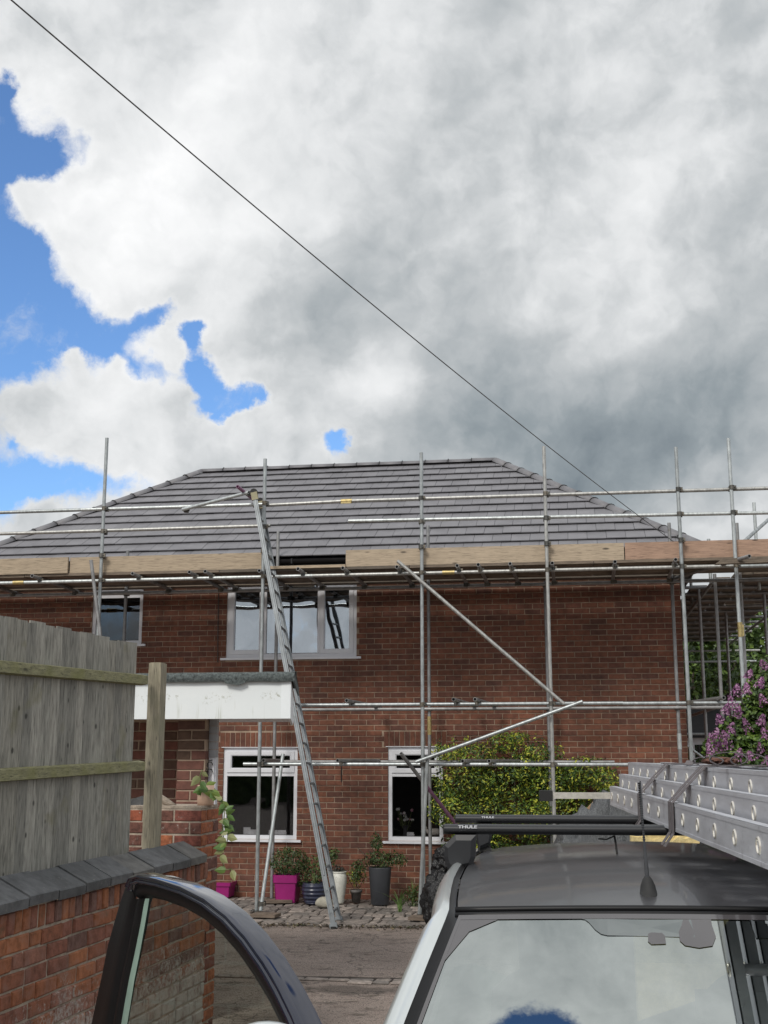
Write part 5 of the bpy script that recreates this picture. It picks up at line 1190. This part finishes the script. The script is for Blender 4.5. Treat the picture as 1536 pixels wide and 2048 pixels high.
# windscreen
WB = (.90, -.86, 1.055)
def ws(f, t):   # f across -1..1, t 0 top .. 1 bottom
    h_ = .69+(WB[0]-.69)*t; x = h_*f; y = -.045+(WB[1]+.045)*t-(.055+.06*t)*(1-f*f); z = 1.570+(WB[2]-1.570)*t+.017*(1-f*f)+.018*math.sin(math.pi*t)
    return Vector((x, y, z))
m = MB(); m.grid([[ws(-1+2*j/28, i/12) for j in range(29)] for i in range(13)]); m.build('windscreen', 'glass_screen', car)
def frit(cells, name='frit'):
    m = MB()
    for f0, f1, t0, t1 in cells:
        n = max(2, int(abs(f1-f0)*14)); k2 = max(1, int((t1-t0)*12)); m.grid([[ws(f0+(f1-f0)*j/n, t0+(t1-t0)*i/k2)+Vector((0,-.001,.002)) for j in range(n+1)] for i in range(k2+1)])
    return m
def ftpx(px, py):            # photo pixel -> position on the screen glass
    f, t = 0., .3
    def pj(f, t):
        q = ws(f, t); w = cw(q.x, q.y, q.z)-Vector((0, 0, HC)); d = w.y*math.cos(PITCH)+w.z*math.sin(PITCH); return CX+F_*w.x/d, CY-F_*(-w.y*math.sin(PITCH)+w.z*math.cos(PITCH))/d
    for _ in range(12):
        x, y = pj(f, t); x1, y1 = pj(f+.01, t); x2, y2 = pj(f, t+.01); a, b_, c_, d_ = (x1-x)/.01, (x2-x)/.01, (y1-y)/.01, (y2-y)/.01; det = a*d_-b_*c_
        ex, ey = px-x, py-y; f += (ex*d_-b_*ey)/det; t += (a*ey-c_*ex)/det
    return f, t
m = frit([(-1, -.986, .0, 1), (.986, 1, 0, 1), (-.986, .986, 0, .022)])
def poly_ws(mb, pts, h=.004):
    h = .0018; P = [ws(f,t)+Vector((0,-.5*h,h)) for f,t in pts]; n = len(P); cf_, ct_ = sum(f for f,t in pts)/n, sum(t for f,t in pts)/n
    mb.add(P+[ws(cf_,ct_)+Vector((0,-.5*h,h))], [(i,(i+1)%n,n) for i in range(n)])
t_s = .023
poly_ws(m, [(-.986, t_s), (-.84, t_s), (-.87, .026), (-.90, .034), (-.93, .050), (-.955, .075), (-.972, .105), (-.982, .15), (-.986, .2)])
mir = lambda pts: [(-f, t) for f, t in pts]
rr_ = [ftpx(*q) for q in ((1296,1869),(1302,1866),(1324,1867),(1330,1873),(1332,1889),(1303,1890),(1296,1884))]; poly_ws(m, rr_, .006)
rr_ = [ftpx(*q) for q in ((1366,1840),(1363,1852),(1357,1865),(1360,1883),(1370,1892),(1398,1897),(1425,1893),(1432,1875),(1424,1852),(1422,1840))]; poly_ws(m, rr_, .006)
dots = MB()
sh = [ftpx(*q) for q in ((1164,1836),(1178,1846),(1190,1860),(1202,1869),(1215,1872),(1390,1876))]
cf, ct = ftpx(1400, 1876)
up_ = [(f, t_s) for f, t in sh]
for i in range(len(sh)-1): poly_ws(dots, [up_[i], up_[i+1], sh[i+1], sh[i]], .003)
M_['dots'] = glassmat('frit_dots', .34, (.80, .86, .85), (.10, .10, .10)); dots.build('frit_dots', 'dots', car); dots = MB()
for i in range(len(sh)-1): poly_ws(dots, [(-up_[i][0]+2*0, t_s), (-up_[i+1][0], t_s), (-sh[i+1][0], sh[i+1][1]), (-sh[i][0], sh[i][1])][::-1], .003)
dots.build('frit_dots', 'dots', car)
m.build('windscreen_frit', 'frit', car)
# pillars: dark inner strip, silver outer face, both sides
for sg in (-1, 1):
    top_ = [Vector((sg*(hw[i]+.004), ys[i], ze[i]-.004)) for i in range(len(ys))][::-1]
    pil = [ws(sg*1.0, t) for t in (0.02,.2,.4,.6,.8,1.0)]
    line = top_+pil; up = Vector((0,0,1)); dk = MB(); sv = MB(); Rk = []; Rs = []
    for i, p in enumerate(line):
        nt_ = 1 if i >= len(top_) else 0; k = (i-len(top_))/5 if nt_ else 0
        o_ = Vector((sg,0,0)); wd = .020+.012*nt_
        Rk.append([p+up*.001, p+o_*wd*.5-up*.010, p+o_*wd+up*.002])
        q = p+o_*wd; sw = .055+.012*nt_
        Rs.append([q+up*.002, q+o_*sw*.30+up*.008, q+o_*sw*.62-up*.002, q+o_*sw*.9-up*.022, q+o_*sw-up*.06, q+o_*(sw+.006)-up*.10])
    dk.grid(Rk); sv.grid(Rs); dk.build('pillar_seal', 'trim', car); sv.build('pillar', 'silver', car)
# body below
def body_rows():
    st_ = [(-1.95,.62,.30,.62), (-1.90,.78,.26,.74), (-1.6,.86,.24,.86), (-1.2,.90,.24,.96), (-.86,.91,.24,1.03), (-.3,.92,.24,1.05), (.6,.92,.24,1.06), (1.5,.91,.24,1.07), (2.1,.88,.26,1.08), (2.4,.80,.32,1.05)]
    return [[(-w_*.96,y,z0),(-w_,y,z0+.15),(-w_*1.0,y,(z0+z1)/2),(-w_*.97,y,z1-.06),(-w_*.90,y,z1),(0,y,z1+(.05 if y < -.8 else -.25)),(w_*.90,y,z1),(w_*.97,y,z1-.06),(w_,y,(z0+z1)/2),(w_,y,z0+.15),(w_*.96,y,z0)] for y,w_,z0,z1 in st_]
br_ = body_rows(); m = MB()
m.grid(br_[:5]); 
for i in range(4, len(br_)-1):
    for a, b in ((0,5),(6,11)): m.grid([br_[i][a:b], br_[i+1][a:b]])
m.add(br_[0], [tuple(range(11))]); m.add(br_[-1], [tuple(range(11))]); m.build('body', 'silver', car)
m = MB(); m.box(-.84,.84,-.80,2.25,.28,.34); m.box(-.80,.80,-.82,-.45,.34,.98); m.build('cabin_floor', 'cabin', car)
m = MB(); m.grid([[( -.85+1.7*j/8, -.84+i*.14, 1.00-i*.04+.03*(1-abs(j-4)/4)) for j in range(9)] for i in range(4)]); m.build('dashboard', 'cabin', car)
for x in (-.40,.40):
    for y, nm in ((.42,'front'),(1.35,'rear')):
        m = MB(); rws = []
        for i, (z_, w_, yy) in enumerate(((.55,.25,0),(.85,.24,.06),(1.10,.22,.12),(1.16,.15,.13),(1.18,.11,.13),(1.34,.12,.15),(1.38,.09,.15))):
            rws.append([(x+w_*math.cos(a), y+yy+.07*math.sin(a), z_) for a in [k*math.pi/6 for k in range(13)]])
        m.grid(rws); m.box(x-.25,x+.25,y-.5,y,.42,.56); m.build('seat', 'seat', car)
m = MB(); c = Vector((-.38,-.25,1.02)); m.path([c+Vector((math.cos(a)*.18, math.sin(a)*.08, math.sin(a)*.16)) for a in [k*2*math.pi/20 for k in range(21)]], .014, 7); m.tube(c, c+Vector((0,-.25,-.1)), .03, 8); m.build('steering_wheel', 'trim', car)
# side glazing and rear screen
for sg in (1,):
    m = MB(); m.grid([[(sg*.75,0.0,1.50),(sg*.76,.9,1.53),(sg*.74,1.7,1.53),(sg*.64,2.15,1.50)],[(sg*.88,-.55,1.06),(sg*.89,.9,1.07),(sg*.88,1.8,1.08),(sg*.84,2.3,1.09)]], False); m.build('side_window', 'glass_door', car)
m = MB(); m.grid([[(-.72,.98,1.53),(-.70,1.7,1.53),(-.60,2.15,1.50)],[(-.88,.98,1.07),(-.88,1.8,1.08),(-.84,2.3,1.09)]], False); m.build('side_window', 'glass_door', car)
m = MB(); m.grid([[(-.5,2.33,1.5),(.5,2.33,1.5)],[(-.75,2.42,1.06),(.75,2.42,1.06)]], False); m.build('rear_window', 'glass_door', car)
m = MB(); m.slab([(-.74,.90,1.53),(-.74,.98,1.53),(-.90,.98,1.05),(-.90,.90,1.05)], (.05,0,0)); m.slab([(.76,.90,1.53),(.76,.98,1.53),(.90,.98,1.05),(.90,.90,1.05)], (-.05,0,0)); m.build('door_pillar', 'trim', car)
for x in (-.80,.80):
    for y in (-1.25,1.55):
        wv = MB(); wv.path([Vector((x, y+.27*math.cos(a), .33+.27*math.sin(a))) for a in [k*2*math.pi/24 for k in range(25)]], .07, 8); wh = wv.build('wheel', 'rubber', car)
        rm = MB(); rm.tube((x-.04,y,.33),(x+.04*1,y,.33), .20, 20); rm.build('rim', 'chrome', wh)
# interior mirror
m = MB(); c = ws(.02,.30); m.obox(c+Vector((0,.09,-.05)), Vector((1,0,0)), Vector((0,1,0)), Vector((0,0,1)), .11, .015, .032); m.tube(c+Vector((0,.03,-.01)), c+Vector((0,.09,-.05)), .01, 6); m.build('interior_mirror', 'trim', car)
# wipers
m = MB(); m.path([ws(-.55,.99)+Vector((0,-.01,.01)), ws(-.2,.93)+Vector((0,-.01,.02)), ws(.35,.95)+Vector((0,-.01,.015))], .007, 6); m.build('wiper', 'trim', car)
# aerial
ab = onplane(1297, 1786, (0,0,1.617), Vector((0,0,1))); c, s_ = math.cos(-CR), math.sin(-CR); dx, dy = ab.x-.897, ab.y-3.43; ax, ay = dx*c-dy*s_, dx*s_+dy*c
k = ay*0+1.606; aer = MB(); rws = []
for z_, rx, ry, oy in ((-.006,.033,.050,0),(.005,.032,.048,0),(.008,.025,.040,0),(.030,.021,.030,.006),(.047,.014,.019,.012),(.054,.009,.012,.014)):
    rws.append([(ax+rx*math.cos(a), ay+oy+ry*math.sin(a), k+z_) for a in [q*2*math.pi/18 for q in range(19)]])
aer.grid(rws); ae = aer.build('aerial', 'rubber', car)
tpx = onplane(1278, 1563, cw(ax, ay+.24, 0), Vector((math.sin(-CR), math.cos(CR), 0))); dx, dy = tpx.x-.897, tpx.y-3.43; tl = Vector((dx*c-dy*s_, dx*s_+dy*c, tpx.z)); b0 = Vector((ax, ay+.012, k+.046))
m = MB(); q = b0.lerp(tl, .36); m.path([b0, b0.lerp(tl,.1), q], [.0068,.0062,.0045], 9); m.path([q, b0.lerp(tl,.7), tl+Vector((.004,0,0))], [.0032,.003,.0028], 7)
for i in range(26): r0 = q.lerp(tl, i/26); m.tube(r0, r0+(tl-q)*.012, .0042, 6)
m.build('mast', 'bar', ae)
# roof bars, each with its feet and lettering
def lettering(txt, size, parent, loc, rot, mt='white_print'):
    cu = bpy.data.curves.new('t', 'FONT'); cu.body = txt; cu.size = size; cu.extrude = .0004; cu.offset = size*.03; o = bpy.data.objects.new('t', cu); COL.objects.link(o); me = bpy.data.meshes.new_from_object(o); bpy.data.objects.remove(o)
    me.materials.clear(); me.materials.append(M_[mt]); o = bpy.data.objects.new('lettering', me); COL.objects.link(o); o.parent = parent; o.location = loc; o.rotation_euler = rot; return o
bars = []
def toC(p): dx, dy = p.x-.897, p.y-3.43; return Vector((dx*c-dy*s_, dx*s_+dy*c, p.z))
for (pxl, pyt, Y, foot) in ((889, 1648, 4.62, (889,953,1667,1728)), (912, 1629, 5.30, (953,985,1664,1692))):
    L_ = toC(atY(pxl, pyt+10, Y)); x0 = L_.x; zt2 = toC(atY(pxl, pyt, Y)).z; y0 = L_.y; x1 = .70 if foot[0] < 900 else .66
    prof = [(-.038,-.014),(-.030,-.004),(-.012,0),(.012,0),(.03,-.006),(.038,-.016),(.03,-.030),(.01,-.036),(-.012,-.036),(-.032,-.027)]
    n = len(prof); m = MB(); A_ = [(0,a,b) for a,b in prof]; B_ = [(x1-x0,a,b) for a,b in prof]
    m.add(A_+B_, [(i,(i+1)%n,n+(i+1)%n,n+i) for i in range(n)], True); m.add(A_, [tuple(range(n))]); m.add(B_, [tuple(range(n))])
    bar = thing('roof_bar', ('nearer' if foot[0] < 900 else 'farther')+' black roof bar across the car carrying the strapped ladders', 'roof bar', cw(x0, y0, zt2), CR, 'roof bars on the car')
    m.build('bar', 'bar', bar); sz = .026
    lettering('THULE', sz, bar, (.055 if foot[0] < 900 else .10, -.0395, -.027), (R(68),0,0)) if False else None
    tl_ = lettering('THULE', .016 if foot[0] < 900 else .012, bar, (.052 if foot[0] < 900 else .11, -.0405, -.0125), (R(62),0,0))
    tl_.scale = (1.45, 1, 1)
    m = MB(); m.box(-.004, 0, -.036, .036, -.034, -.003); m.build('end_cap', 'rubber', bar)
    for side in (0, 1):
        fx0 = toC(atY(foot[0], 1700, Y)).x-x0; fx1 = toC(atY(foot[1], 1700, Y)).x-x0
        sg = 1
        if side: fx0, fx1 = (x1-x0)-fx0, (x1-x0)-fx1; sg = -1
        w_ = fx1-fx0; q = MB(); zb_ = -.165 if foot[0] < 900 else -.14
        P = [(fx0+.36*w_,-.036),(fx1,-.036),(fx1-.03*w_,zb_+.05),(fx1-.12*w_,zb_+.02),(fx0+.2*w_,zb_),(fx0+.08*w_,zb_+.015),(fx0,zb_+.05),(fx0+.02*w_,zb_+.09)]
        # convex-ish block tapering towards the bar, with a proud centre panel
        n = len(P); Fa = [(a,-.042,b) for a,b in P]; Fb = [(a,.05,b) for a,b in P]; ctr = Vector((sum(a for a,b in P)/n, -.055, sum(b for a,b in P)/n))
        In = [Vector((a,-.05,b)).lerp(ctr, .28) for a,b in P]
        q.add(Fa+Fb+In, [(i,(i+1)%n,n+(i+1)%n,n+i) for i in range(n)]+[(i,(i+1)%n,2*n+(i+1)%n,2*n+i) for i in range(n)]+[tuple(range(2*n,3*n)), tuple(range(n,2*n))])
        q.build('foot', 'bar', bar)
        q = MB(); q.box(min(fx0+.1*w_,fx0+.9*w_), max(fx0+.1*w_,fx0+.9*w_), -.03, .04, zb_-.03, zb_+.01); q.build('pad', 'rubber', bar)
    bars.append(bar)
# cord end dangling from the nearer bar
p = cw(toC(atY(1228,1685,4.6)).x, 1.15, 0); q0_ = atY(1229,1672,4.57); m = MB(); m.path([Vector((0,0,0)), Vector((.004,0,-.03)), Vector((.006,-.005,-.06)), Vector((0,-.01,-.09))], .004, 5); m.path([(0,0,0),(-.03,-.005,-.012),(-.06,0,-.01)], .003, 5)
o = m.build('cord', 'rubber'); o.location = q0_; tag(o, 'short black cord end hanging from the nearer roof bar', 'cord')
# open door hinged at the front pillar
H_ = Vector((-.06, 2.62, 0)); Rr = Vector((-.78, 3.75, 0)); dn = Vector(((Rr-H_).y, -(Rr-H_).x, 0)).normalized()
if dn.y > 0: dn = -dn
door = MB().build('door', 'trim', car)
ci = Matrix.Translation((.897,3.43,0)) @ Matrix.Rotation(CR, 4, 'Z'); ci = ci.inverted()
dp = lambda px, py, o_=0.: ci @ (onplane(px, py, H_, dn)+dn*o_)
outer_c = [(268,1768),(276,1750),(292,1746),(330,1753),(380,1768),(430,1792),(475,1826),(515,1868),(552,1918),(585,1972),(612,2025),(640,2085)]
inner_c = [(285,1800),(288,1795),(296,1793),(330,1800),(372,1815),(412,1838),(447,1868),(480,1906),(512,1952),(542,2002),(566,2050),(590,2110)]
mid = [((a[0]*.55+b[0]*.45),(a[1]*.55+b[1]*.45)) for a,b in zip(outer_c, inner_c)]
m = MB(); rws = []
dn_c = (ci.to_3x3() @ dn)
def P3(p, o_): return dp(p[0], p[1], o_)
for k_, (a, b) in enumerate(zip(outer_c, mid)):
    L5 = [(a,-.02),(a,.018)]; r = [P3(a,-.025)]
    for f, h in ((0,.012),(.12,.026),(.3,.033),(.42,.026),(.5,.020),(.6,.027),(.8,.032),(.94,.024),(1,.010)): r.append(P3((a[0]+(b[0]-a[0])*f, a[1]+(b[1]-a[1])*f), h))
    rws.append(r)
m.grid(rws); fr_ = m.build('upper_frame', 'navy_paint', door)
m = MB(); rws = [[P3(b,.012), P3((b[0]*.5+c_2[0]*.5, b[1]*.5+c_2[1]*.5),.014), P3(c_2,.004), P3(c_2,-.03)] for b, c_2 in zip(mid, inner_c)]; m.grid(rws); m.build('frame_seal', 'trim', door)
m = MB(); rws = []
for a, b in (((262,1772),(292,1797)),((252,1800),(288,1810)),((240,1840),(282,1850)),((226,1890),(272,1900)),((214,1950),(259,1960)),((203,2000),(250,2010)),((190,2060),(240,2070)),((178,2110),(228,2120))):
    d_ = (b[0]-a[0]); rws.append([P3(a,-.03), P3(a,.016), P3((a[0]+d_*.55,b[1]*.5+a[1]*.5),.020), P3((a[0]+d_*.70,b[1]),.020), P3((a[0]+d_*.74,b[1]),.008), P3((a[0]+d_*.82,b[1]),.008), P3((a[0]+d_*.86,b[1]),.017), P3(b,.014), P3(b,-.02)])
m.grid(rws); m.build('rear_post', 'trim', door)
m = MB(); m.grid([[P3(a,.002), P3((a[0]+w_,a[1]),.002)] for a, w_ in (((291,1797),9),((282,1850),9),((272,1900),10),((259,1960),11),((250,2010),12),((240,2070),12))]); m.build('glass_edge', 'glass_edge', door)
m = MB(); gl_ = inner_c[2:]+[(560,2130),(225,2120),(238,2070),(259,1960),(282,1850)]; P = [P3(a,.0) for a in gl_]; m.add(P, [tuple(range(len(P)))]); m.build('window_glass', 'glass_door', door)
# lower door skin and mirror (mostly below the picture)
h0, h1 = ci @ Vector((H_.x,H_.y,1.06)), ci @ Vector((Rr.x,Rr.y,1.09)); lo0, lo1 = ci @ Vector((H_.x,H_.y,.30)), ci @ Vector((Rr.x,Rr.y,.30))
m = MB(); m.slab([lo0, lo1, h1, h0], dn_c*.06); m.build('door_panel', 'silver', door)
# join line between upper frame foot and panel
m = MB(); m.slab([P3((590,2110),0), P3((640,2085),0), P3((690,2190),0), P3((640,2215),0)], dn_c*.02); m.slab([P3((178,2110),0), P3((228,2120),0), P3((190,2260),0), P3((140,2260),0)], dn_c*.02); m.build('frame_foot', 'trim', door)
mc = atY(532, 2092, 2.72); o = blob('mirror_housing', 'silver', (0,0,0), (.085,.055,.05), 1, .03, 1, 3, False); o.parent = door; o.location = ci @ mc; o.rotation_euler = (0,0,.2)

# ---------------------------------------------------------------- triple ladder strapped on the bars
LR = -R(4.6); lo_ = Vector((1.178, 6.42, 0)); tlad = thing('triple_ladder', 'three section aluminium ladder lying flat and strapped on the car roof bars', 'ladder', lo_, LR)
ZB = 1.742; SH = .096
for k in range(3):
    x0 = k*.060; x1 = .445-k*.060; z0 = ZB+k*.0605; y1 = k*.09; y0 = -4.05+k*.05
    for xa, sg in ((x0, 1), (x1, -1)):
        m = MB(); m.box(min(xa, xa+sg*.004), max(xa, xa+sg*.004), y0, y1, z0, z0+SH)
        for zz in (z0, z0+SH-.004): m.box(min(xa, xa+sg*.034), max(xa, xa+sg*.034), y0, y1, zz, zz+.004)
        m.box(min(xa-sg*.0015, xa), max(xa-sg*.0015, xa), y0, y1, z0+SH-.012, z0+SH-.0005); m.box(min(xa-sg*.0015, xa), max(xa-sg*.0015, xa), y0, y1, z0+.0005, z0+.012)
        m.box(min(xa+sg*.001, xa+sg*.03), max(xa+sg*.001, xa+sg*.03), y1, y1+.008, z0, z0+SH)
        st_ = m.build('stile', 'alu', tlad)
        if sg > 0:
            for i in range(15):
                yy = -.10-i*.2785+k*.03
                if yy < y0+.08: break
                q = MB(); rgs = [[(xa+hx_, yy+math.cos(a_)*r_, z0+SH*.5+math.sin(a_)*r_) for a_ in [w__*math.pi/9 for w__ in range(19)]] for hx_, r_ in ((.0,.0225),(-.0035,.0205),(-.0042,.0185),(-.003,.0165),(.008,.0155))]; q.grid(rgs); q.add(rgs[-1][:-1], [tuple(range(18))]); q.build('rung_end', 'alu_bright', st_)
    for i in range(15):
        yy = -.10-i*.2785+k*.03
        if yy < y0+.08: break
        q = MB(); q.tube((x0+.004,yy,z0+SH*.5), (x1-.004,yy,z0+SH*.5), .017, 10); q.build('rung', 'alu', tlad)
a = atY(1079,1591,6.47)-lo_; c2, s2 = math.cos(-LR), math.sin(-LR); ax_ = a.x*c2-a.y*s2; az = a.z
m = MB(); m.box(ax_+.05, .5, .012, .045, az-.016, az+.016); m.build('stabiliser_bar', 'alu_bright', tlad); m = MB(); m.box(ax_, ax_+.068, .002, .056, az-.028, az+.026); m.build('stabiliser_cap', 'rubber', tlad)
# webbing straps
def strap(label, y, w_, dy2, extra=0):
    pts = [(-.035,y+.01,1.69),(-.006,y,1.735),(-.005,y,ZB+SH),(.0,y,ZB+SH+.004),(.055,y+dy2*.4,ZB+.0605+SH+.003),(.115,y+dy2,ZB+.121+SH+.003),(.13,y+dy2,ZB+.121+SH+.004),(.325,y+dy2,ZB+.121+SH+.004),(.39,y+dy2*.4,ZB+.0605+SH+.003),(.45,y,ZB+SH),(.452,y,1.74),(.42,y,1.70)]
    m = MB(); m.ribbon(pts, (0,1,0), w_); 
    if extra: m.ribbon([(p[0]-.002,p[1]+w_*1.08,p[2]+.002) for p in pts], (0,1,0), w_*.95)
    o = m.build('ratchet_strap', 'strap'); o.location = lo_; o.rotation_euler = (0,0,LR); tag(o, label, 'strap', 'straps round the ladders')
strap('grey webbing strap over the ladders at the farther roof bar, behind the aerial', -1.28, .048, -.0, 1)
strap('doubled grey webbing strap over the ladders at the nearer roof bar', -2.14, .050, .0, 1)
zt3 = ZB+.121+SH; sb_ = thing('strap_bundle', 'looped bundle of spare grey webbing lying on top of the ladders', 'strap', lo_, LR)
for (x, y, r_, hgt) in ((.16,-1.95,.05,.035), (.20,-2.12,.06,.05), (.23,-2.3,.055,.045)):
    m = MB(); m.ribbon([(x+r_*math.cos(a)*1.2, y+r_*math.cos(a)*.5, zt3+.003+hgt*.5+hgt*.5*math.sin(a)) for a in [-1.4+q*.45 for q in range(13)]], (.3,1,0), .045, .0025); m.build('loop', 'strap', sb_)
m = MB(); m.ribbon([(.13,-1.7,zt3+.006),(.17,-1.5,zt3+.02),(.2,-1.3,zt3+.006)], (1,0,0), .03); m.build('loose_end', 'strap', sb_)
o = blob('folded_cloth', 'rust_cloth', (0,0,0), (.06,.16,.016), 4, .35, 2.5, 4, False, True); w_p = Vector((.24,-1.75,0)); o.location = Vector((lo_.x+w_p.x*math.cos(LR)-w_p.y*math.sin(LR), lo_.y+w_p.x*math.sin(LR)+w_p.y*math.cos(LR), zt3+.018)); o.rotation_euler = (0,0,LR); tag(o, 'rust brown folded cloth lying on the ladders beside the webbing loops', 'cloth')

# ---------------------------------------------------------------- overhead cable
A_ = atY(-150, -148, 5.6); B_ = fac(1362, 1094, .28); B_ = toW(B_.x, B_.y, B_.z); pts = []
for i in range(41): f = i/40; q = A_.lerp(B_, f); q.z -= .42*f*(1-f)*1.0; pts.append(q)
m = MB(); m.path(pts, .0048, 6); o = m.build('overhead_cable', 'wire'); tag(o, 'thin black overhead cable slanting from the top left corner down to the roof', 'cable')

# ---------------------------------------------------------------- trees and garden on the right
def branchy(mb, p, d, L, r, depth, spread=.6):
    q = p+d*L; mb.tube(p, q, r, 5, r1=r*.7, cap=False)
    if depth == 0: return [q]
    out = []
    for _ in range(3 if depth > 1 else 2):
        nd_ = (d+Vector((rnd.gauss(0,spread), rnd.gauss(0,spread), rnd.gauss(.1,spread*.6)))).normalized(); out += branchy(mb, q, nd_, L*rnd.uniform(.6,.85), r*.62, depth-1, spread)
    return out
def tree(name, label, loc, h, rad, n, leaf=.16, mt='leaf_tree', group=None, low=.25):
    t_ = thing(name, label, 'tree', loc, 0, group); tk = MB(); tips = branchy(tk, Vector((0,0,0)), Vector((0,0,1)), h*.35, h*.022, 3); tk.build('trunk', 'bark', t_); cr = MB(); nb = 26
    for i in range(nb):
        a = rnd.uniform(0,6.28); zz = rnd.uniform(low, 1); rr = rad*math.sqrt(max(.06, 1-((zz-.5)/.62)**2))*rnd.uniform(.35,1); s_ = rad*rnd.uniform(.28,.42)
        ellipsoid_foliage(cr, (math.cos(a)*rr, math.sin(a)*rr, h*zz-s_*.3), (s_,s_,s_*.75), n//nb, leaf, .5, .6)
    cr.build('crown', mt, t_); return t_
tp = atY(1400, 1500, 27); tree('garden_tree', 'bright green leafy tree seen past the house corner behind the scaffold', (tp.x, 27, 0), 4.7, 2.3, 9000, .15, group='trees behind the scaffold')
tp = atY(1490, 1500, 31); tree('garden_tree', 'taller dark green tree filling the gap at the right edge of the photo', (tp.x+.6, 31, 0), 5.7, 3.1, 14000, .17, group='trees behind the scaffold')
tp = atY(1445, 1500, 37); tree('garden_tree', 'farthest dark tree low behind the scaffold uprights', (tp.x, 38, 0), 6.0, 3.2, 9000, .2, 'leaf_dark', 'trees behind the scaffold')
tp = atY(1420, 1500, 33); o = MB(); ellipsoid_foliage(o, (0,0,1.3), (4.5,1.0,1.8), 9000, .16, .3, .6); h_ = thing('hedge', 'green hedge at the bottom of the garden behind the scaffold uprights', 'hedge', (tp.x+1.5, 33.5, 0)); o.build('foliage', 'leaf_tree', h_)
# low garden room with white frames beyond the corner
gp = atY(1376, 1482, 24); gq = atY(1406, 1530, 24); gr_ = thing('garden_room', 'low garden room with white window frame and dark roof beyond the house corner', 'outbuilding', (gp.x, 24, 0), HR)
m = MB(); m.box(-1.4, 1.2, 0, 2.2, 0, 1.0); m.build('wall', 'brick', gr_)
m = MB(); frame_bars(m, -.5, .40, 1.0, gp.z, .07, -.02, .06); m.box(.06,.12,-.02,.06,1.07,gp.z-.07); m.box(-1.4,1.2,-.03,.0,gp.z+.0,gp.z+.06); gf = m.build('window', 'upvc', gr_)
m = MB(); m.box(-.43,.33,.02,.03,1.07,gp.z-.07); m.build('pane', 'glass', gf)
m = MB(); m.slab([(-1.6,-.2,gp.z+.06),(1.4,-.2,gp.z+.06),(1.4,1.2,gp.z+.75),(-1.6,1.2,gp.z+.75)], (0,.02,.06)); m.build('roof', 'felt', gr_)
# lilac in flower
lp = atY(1500, 1540, 12.6); lil = thing('lilac_bush', 'lilac bush with purple blossom at the right edge in front of the side scaffold', 'shrub', (lp.x+.1, 12.6, 0))
fo = MB(); bl = MB(); tk = MB()
for px, py, rpx in ((1440,1500,34),(1475,1470,40),(1510,1440,42),(1530,1390,44),(1560,1360,60),(1515,1490,46),(1470,1520,46),(1560,1460,70),(1560,1540,80),(1480,1560,70),(1600,1400,80)):
    c = atY(px, py, 12.6)-Vector((lp.x+.1, 12.6, 0)); r_ = rpx*12.3/2400; ellipsoid_foliage(fo, c, (r_, r_*1.3, r_), int(rpx*24), .060, .4, .6)
    tk.path([(0,0,0), c*.5+Vector((0,0,-.1)), c], [.03,.02,.006], 6)
pan = [(1525,1332),(1500,1352),(1478,1362),(1520,1368),(1495,1378),(1528,1400),(1470,1385),(1462,1405),(1505,1408),(1480,1430),(1520,1440),(1450,1418),(1495,1455),(1440,1440),(1530,1470),(1465,1460),(1500,1480),(1430,1470),(1480,1485),(1520,1500),(1455,1490),(1440,1505),(1475,1510),(1500,1515),(1530,1525),(1560,1340),(1570,1400),(1580,1460),(1438,1498),(1425,1478),(1420,1500),(1448,1475)]
for px, py in pan:
    if rnd.random() < .12: continue
    c = atY(px+rnd.uniform(-3,3), py+rnd.uniform(-3,3), 12.2+rnd.uniform(-.15,.2))-Vector((lp.x+.1, 12.6, 0)); ln_ = rnd.uniform(.10,.15); tilt = Vector((rnd.uniform(-.5,.4), rnd.uniform(-.4,0), 1)).normalized()
    for _ in range(100):
        f = rnd.random()**.8; rr = .062*(1-f)**.7+.008; a = rnd.uniform(0,6.28); e1 = tilt.orthogonal().normalized(); e2 = tilt.cross(e1)
        bl.leaf(c+tilt*ln_*(f-.4)+(e1*math.cos(a)+e2*math.sin(a))*rr*rnd.uniform(.6,1), .022, (e1*math.cos(a)+e2*math.sin(a)+tilt*.3).normalized(), asp=.9)
fo.build('foliage', 'leaf_tree', lil); bl.build('blossom', 'lilac', lil); tk.build('stem', 'bark', lil)

# ---------------------------------------------------------------- behind the camera: hedge added to darken the lower panes, tree mirrored upstairs
h_ = thing('added_hedge', 'unseen dark hedge added behind the photographer to darken the lower window panes', 'hedge', (-2, -13, 0))
m = MB(); m.box(-16,16,.1,1.2,0,2.9); m.build('core', 'leaf_dark', h_); m = MB()
for k in range(9000): m.leaf((rnd.uniform(-16,16), rnd.gauss(1.2,.1), rnd.uniform(0,3.1)), .22, Vector((rnd.gauss(0,.5),1,rnd.gauss(0,.5))).normalized(), asp=.6)
m.build('foliage', 'leaf_dark', h_)
bt = thing('bare_tree', 'nearly bare branching tree behind the photographer, mirrored in the upstairs window', 'tree', (-7.6, -9.5, 0)); m = MB(); branchy(m, Vector((0,0,0)), Vector((.05,0,1)), 2.9, .13, 7, .42); m.build('trunk', 'bark', bt)
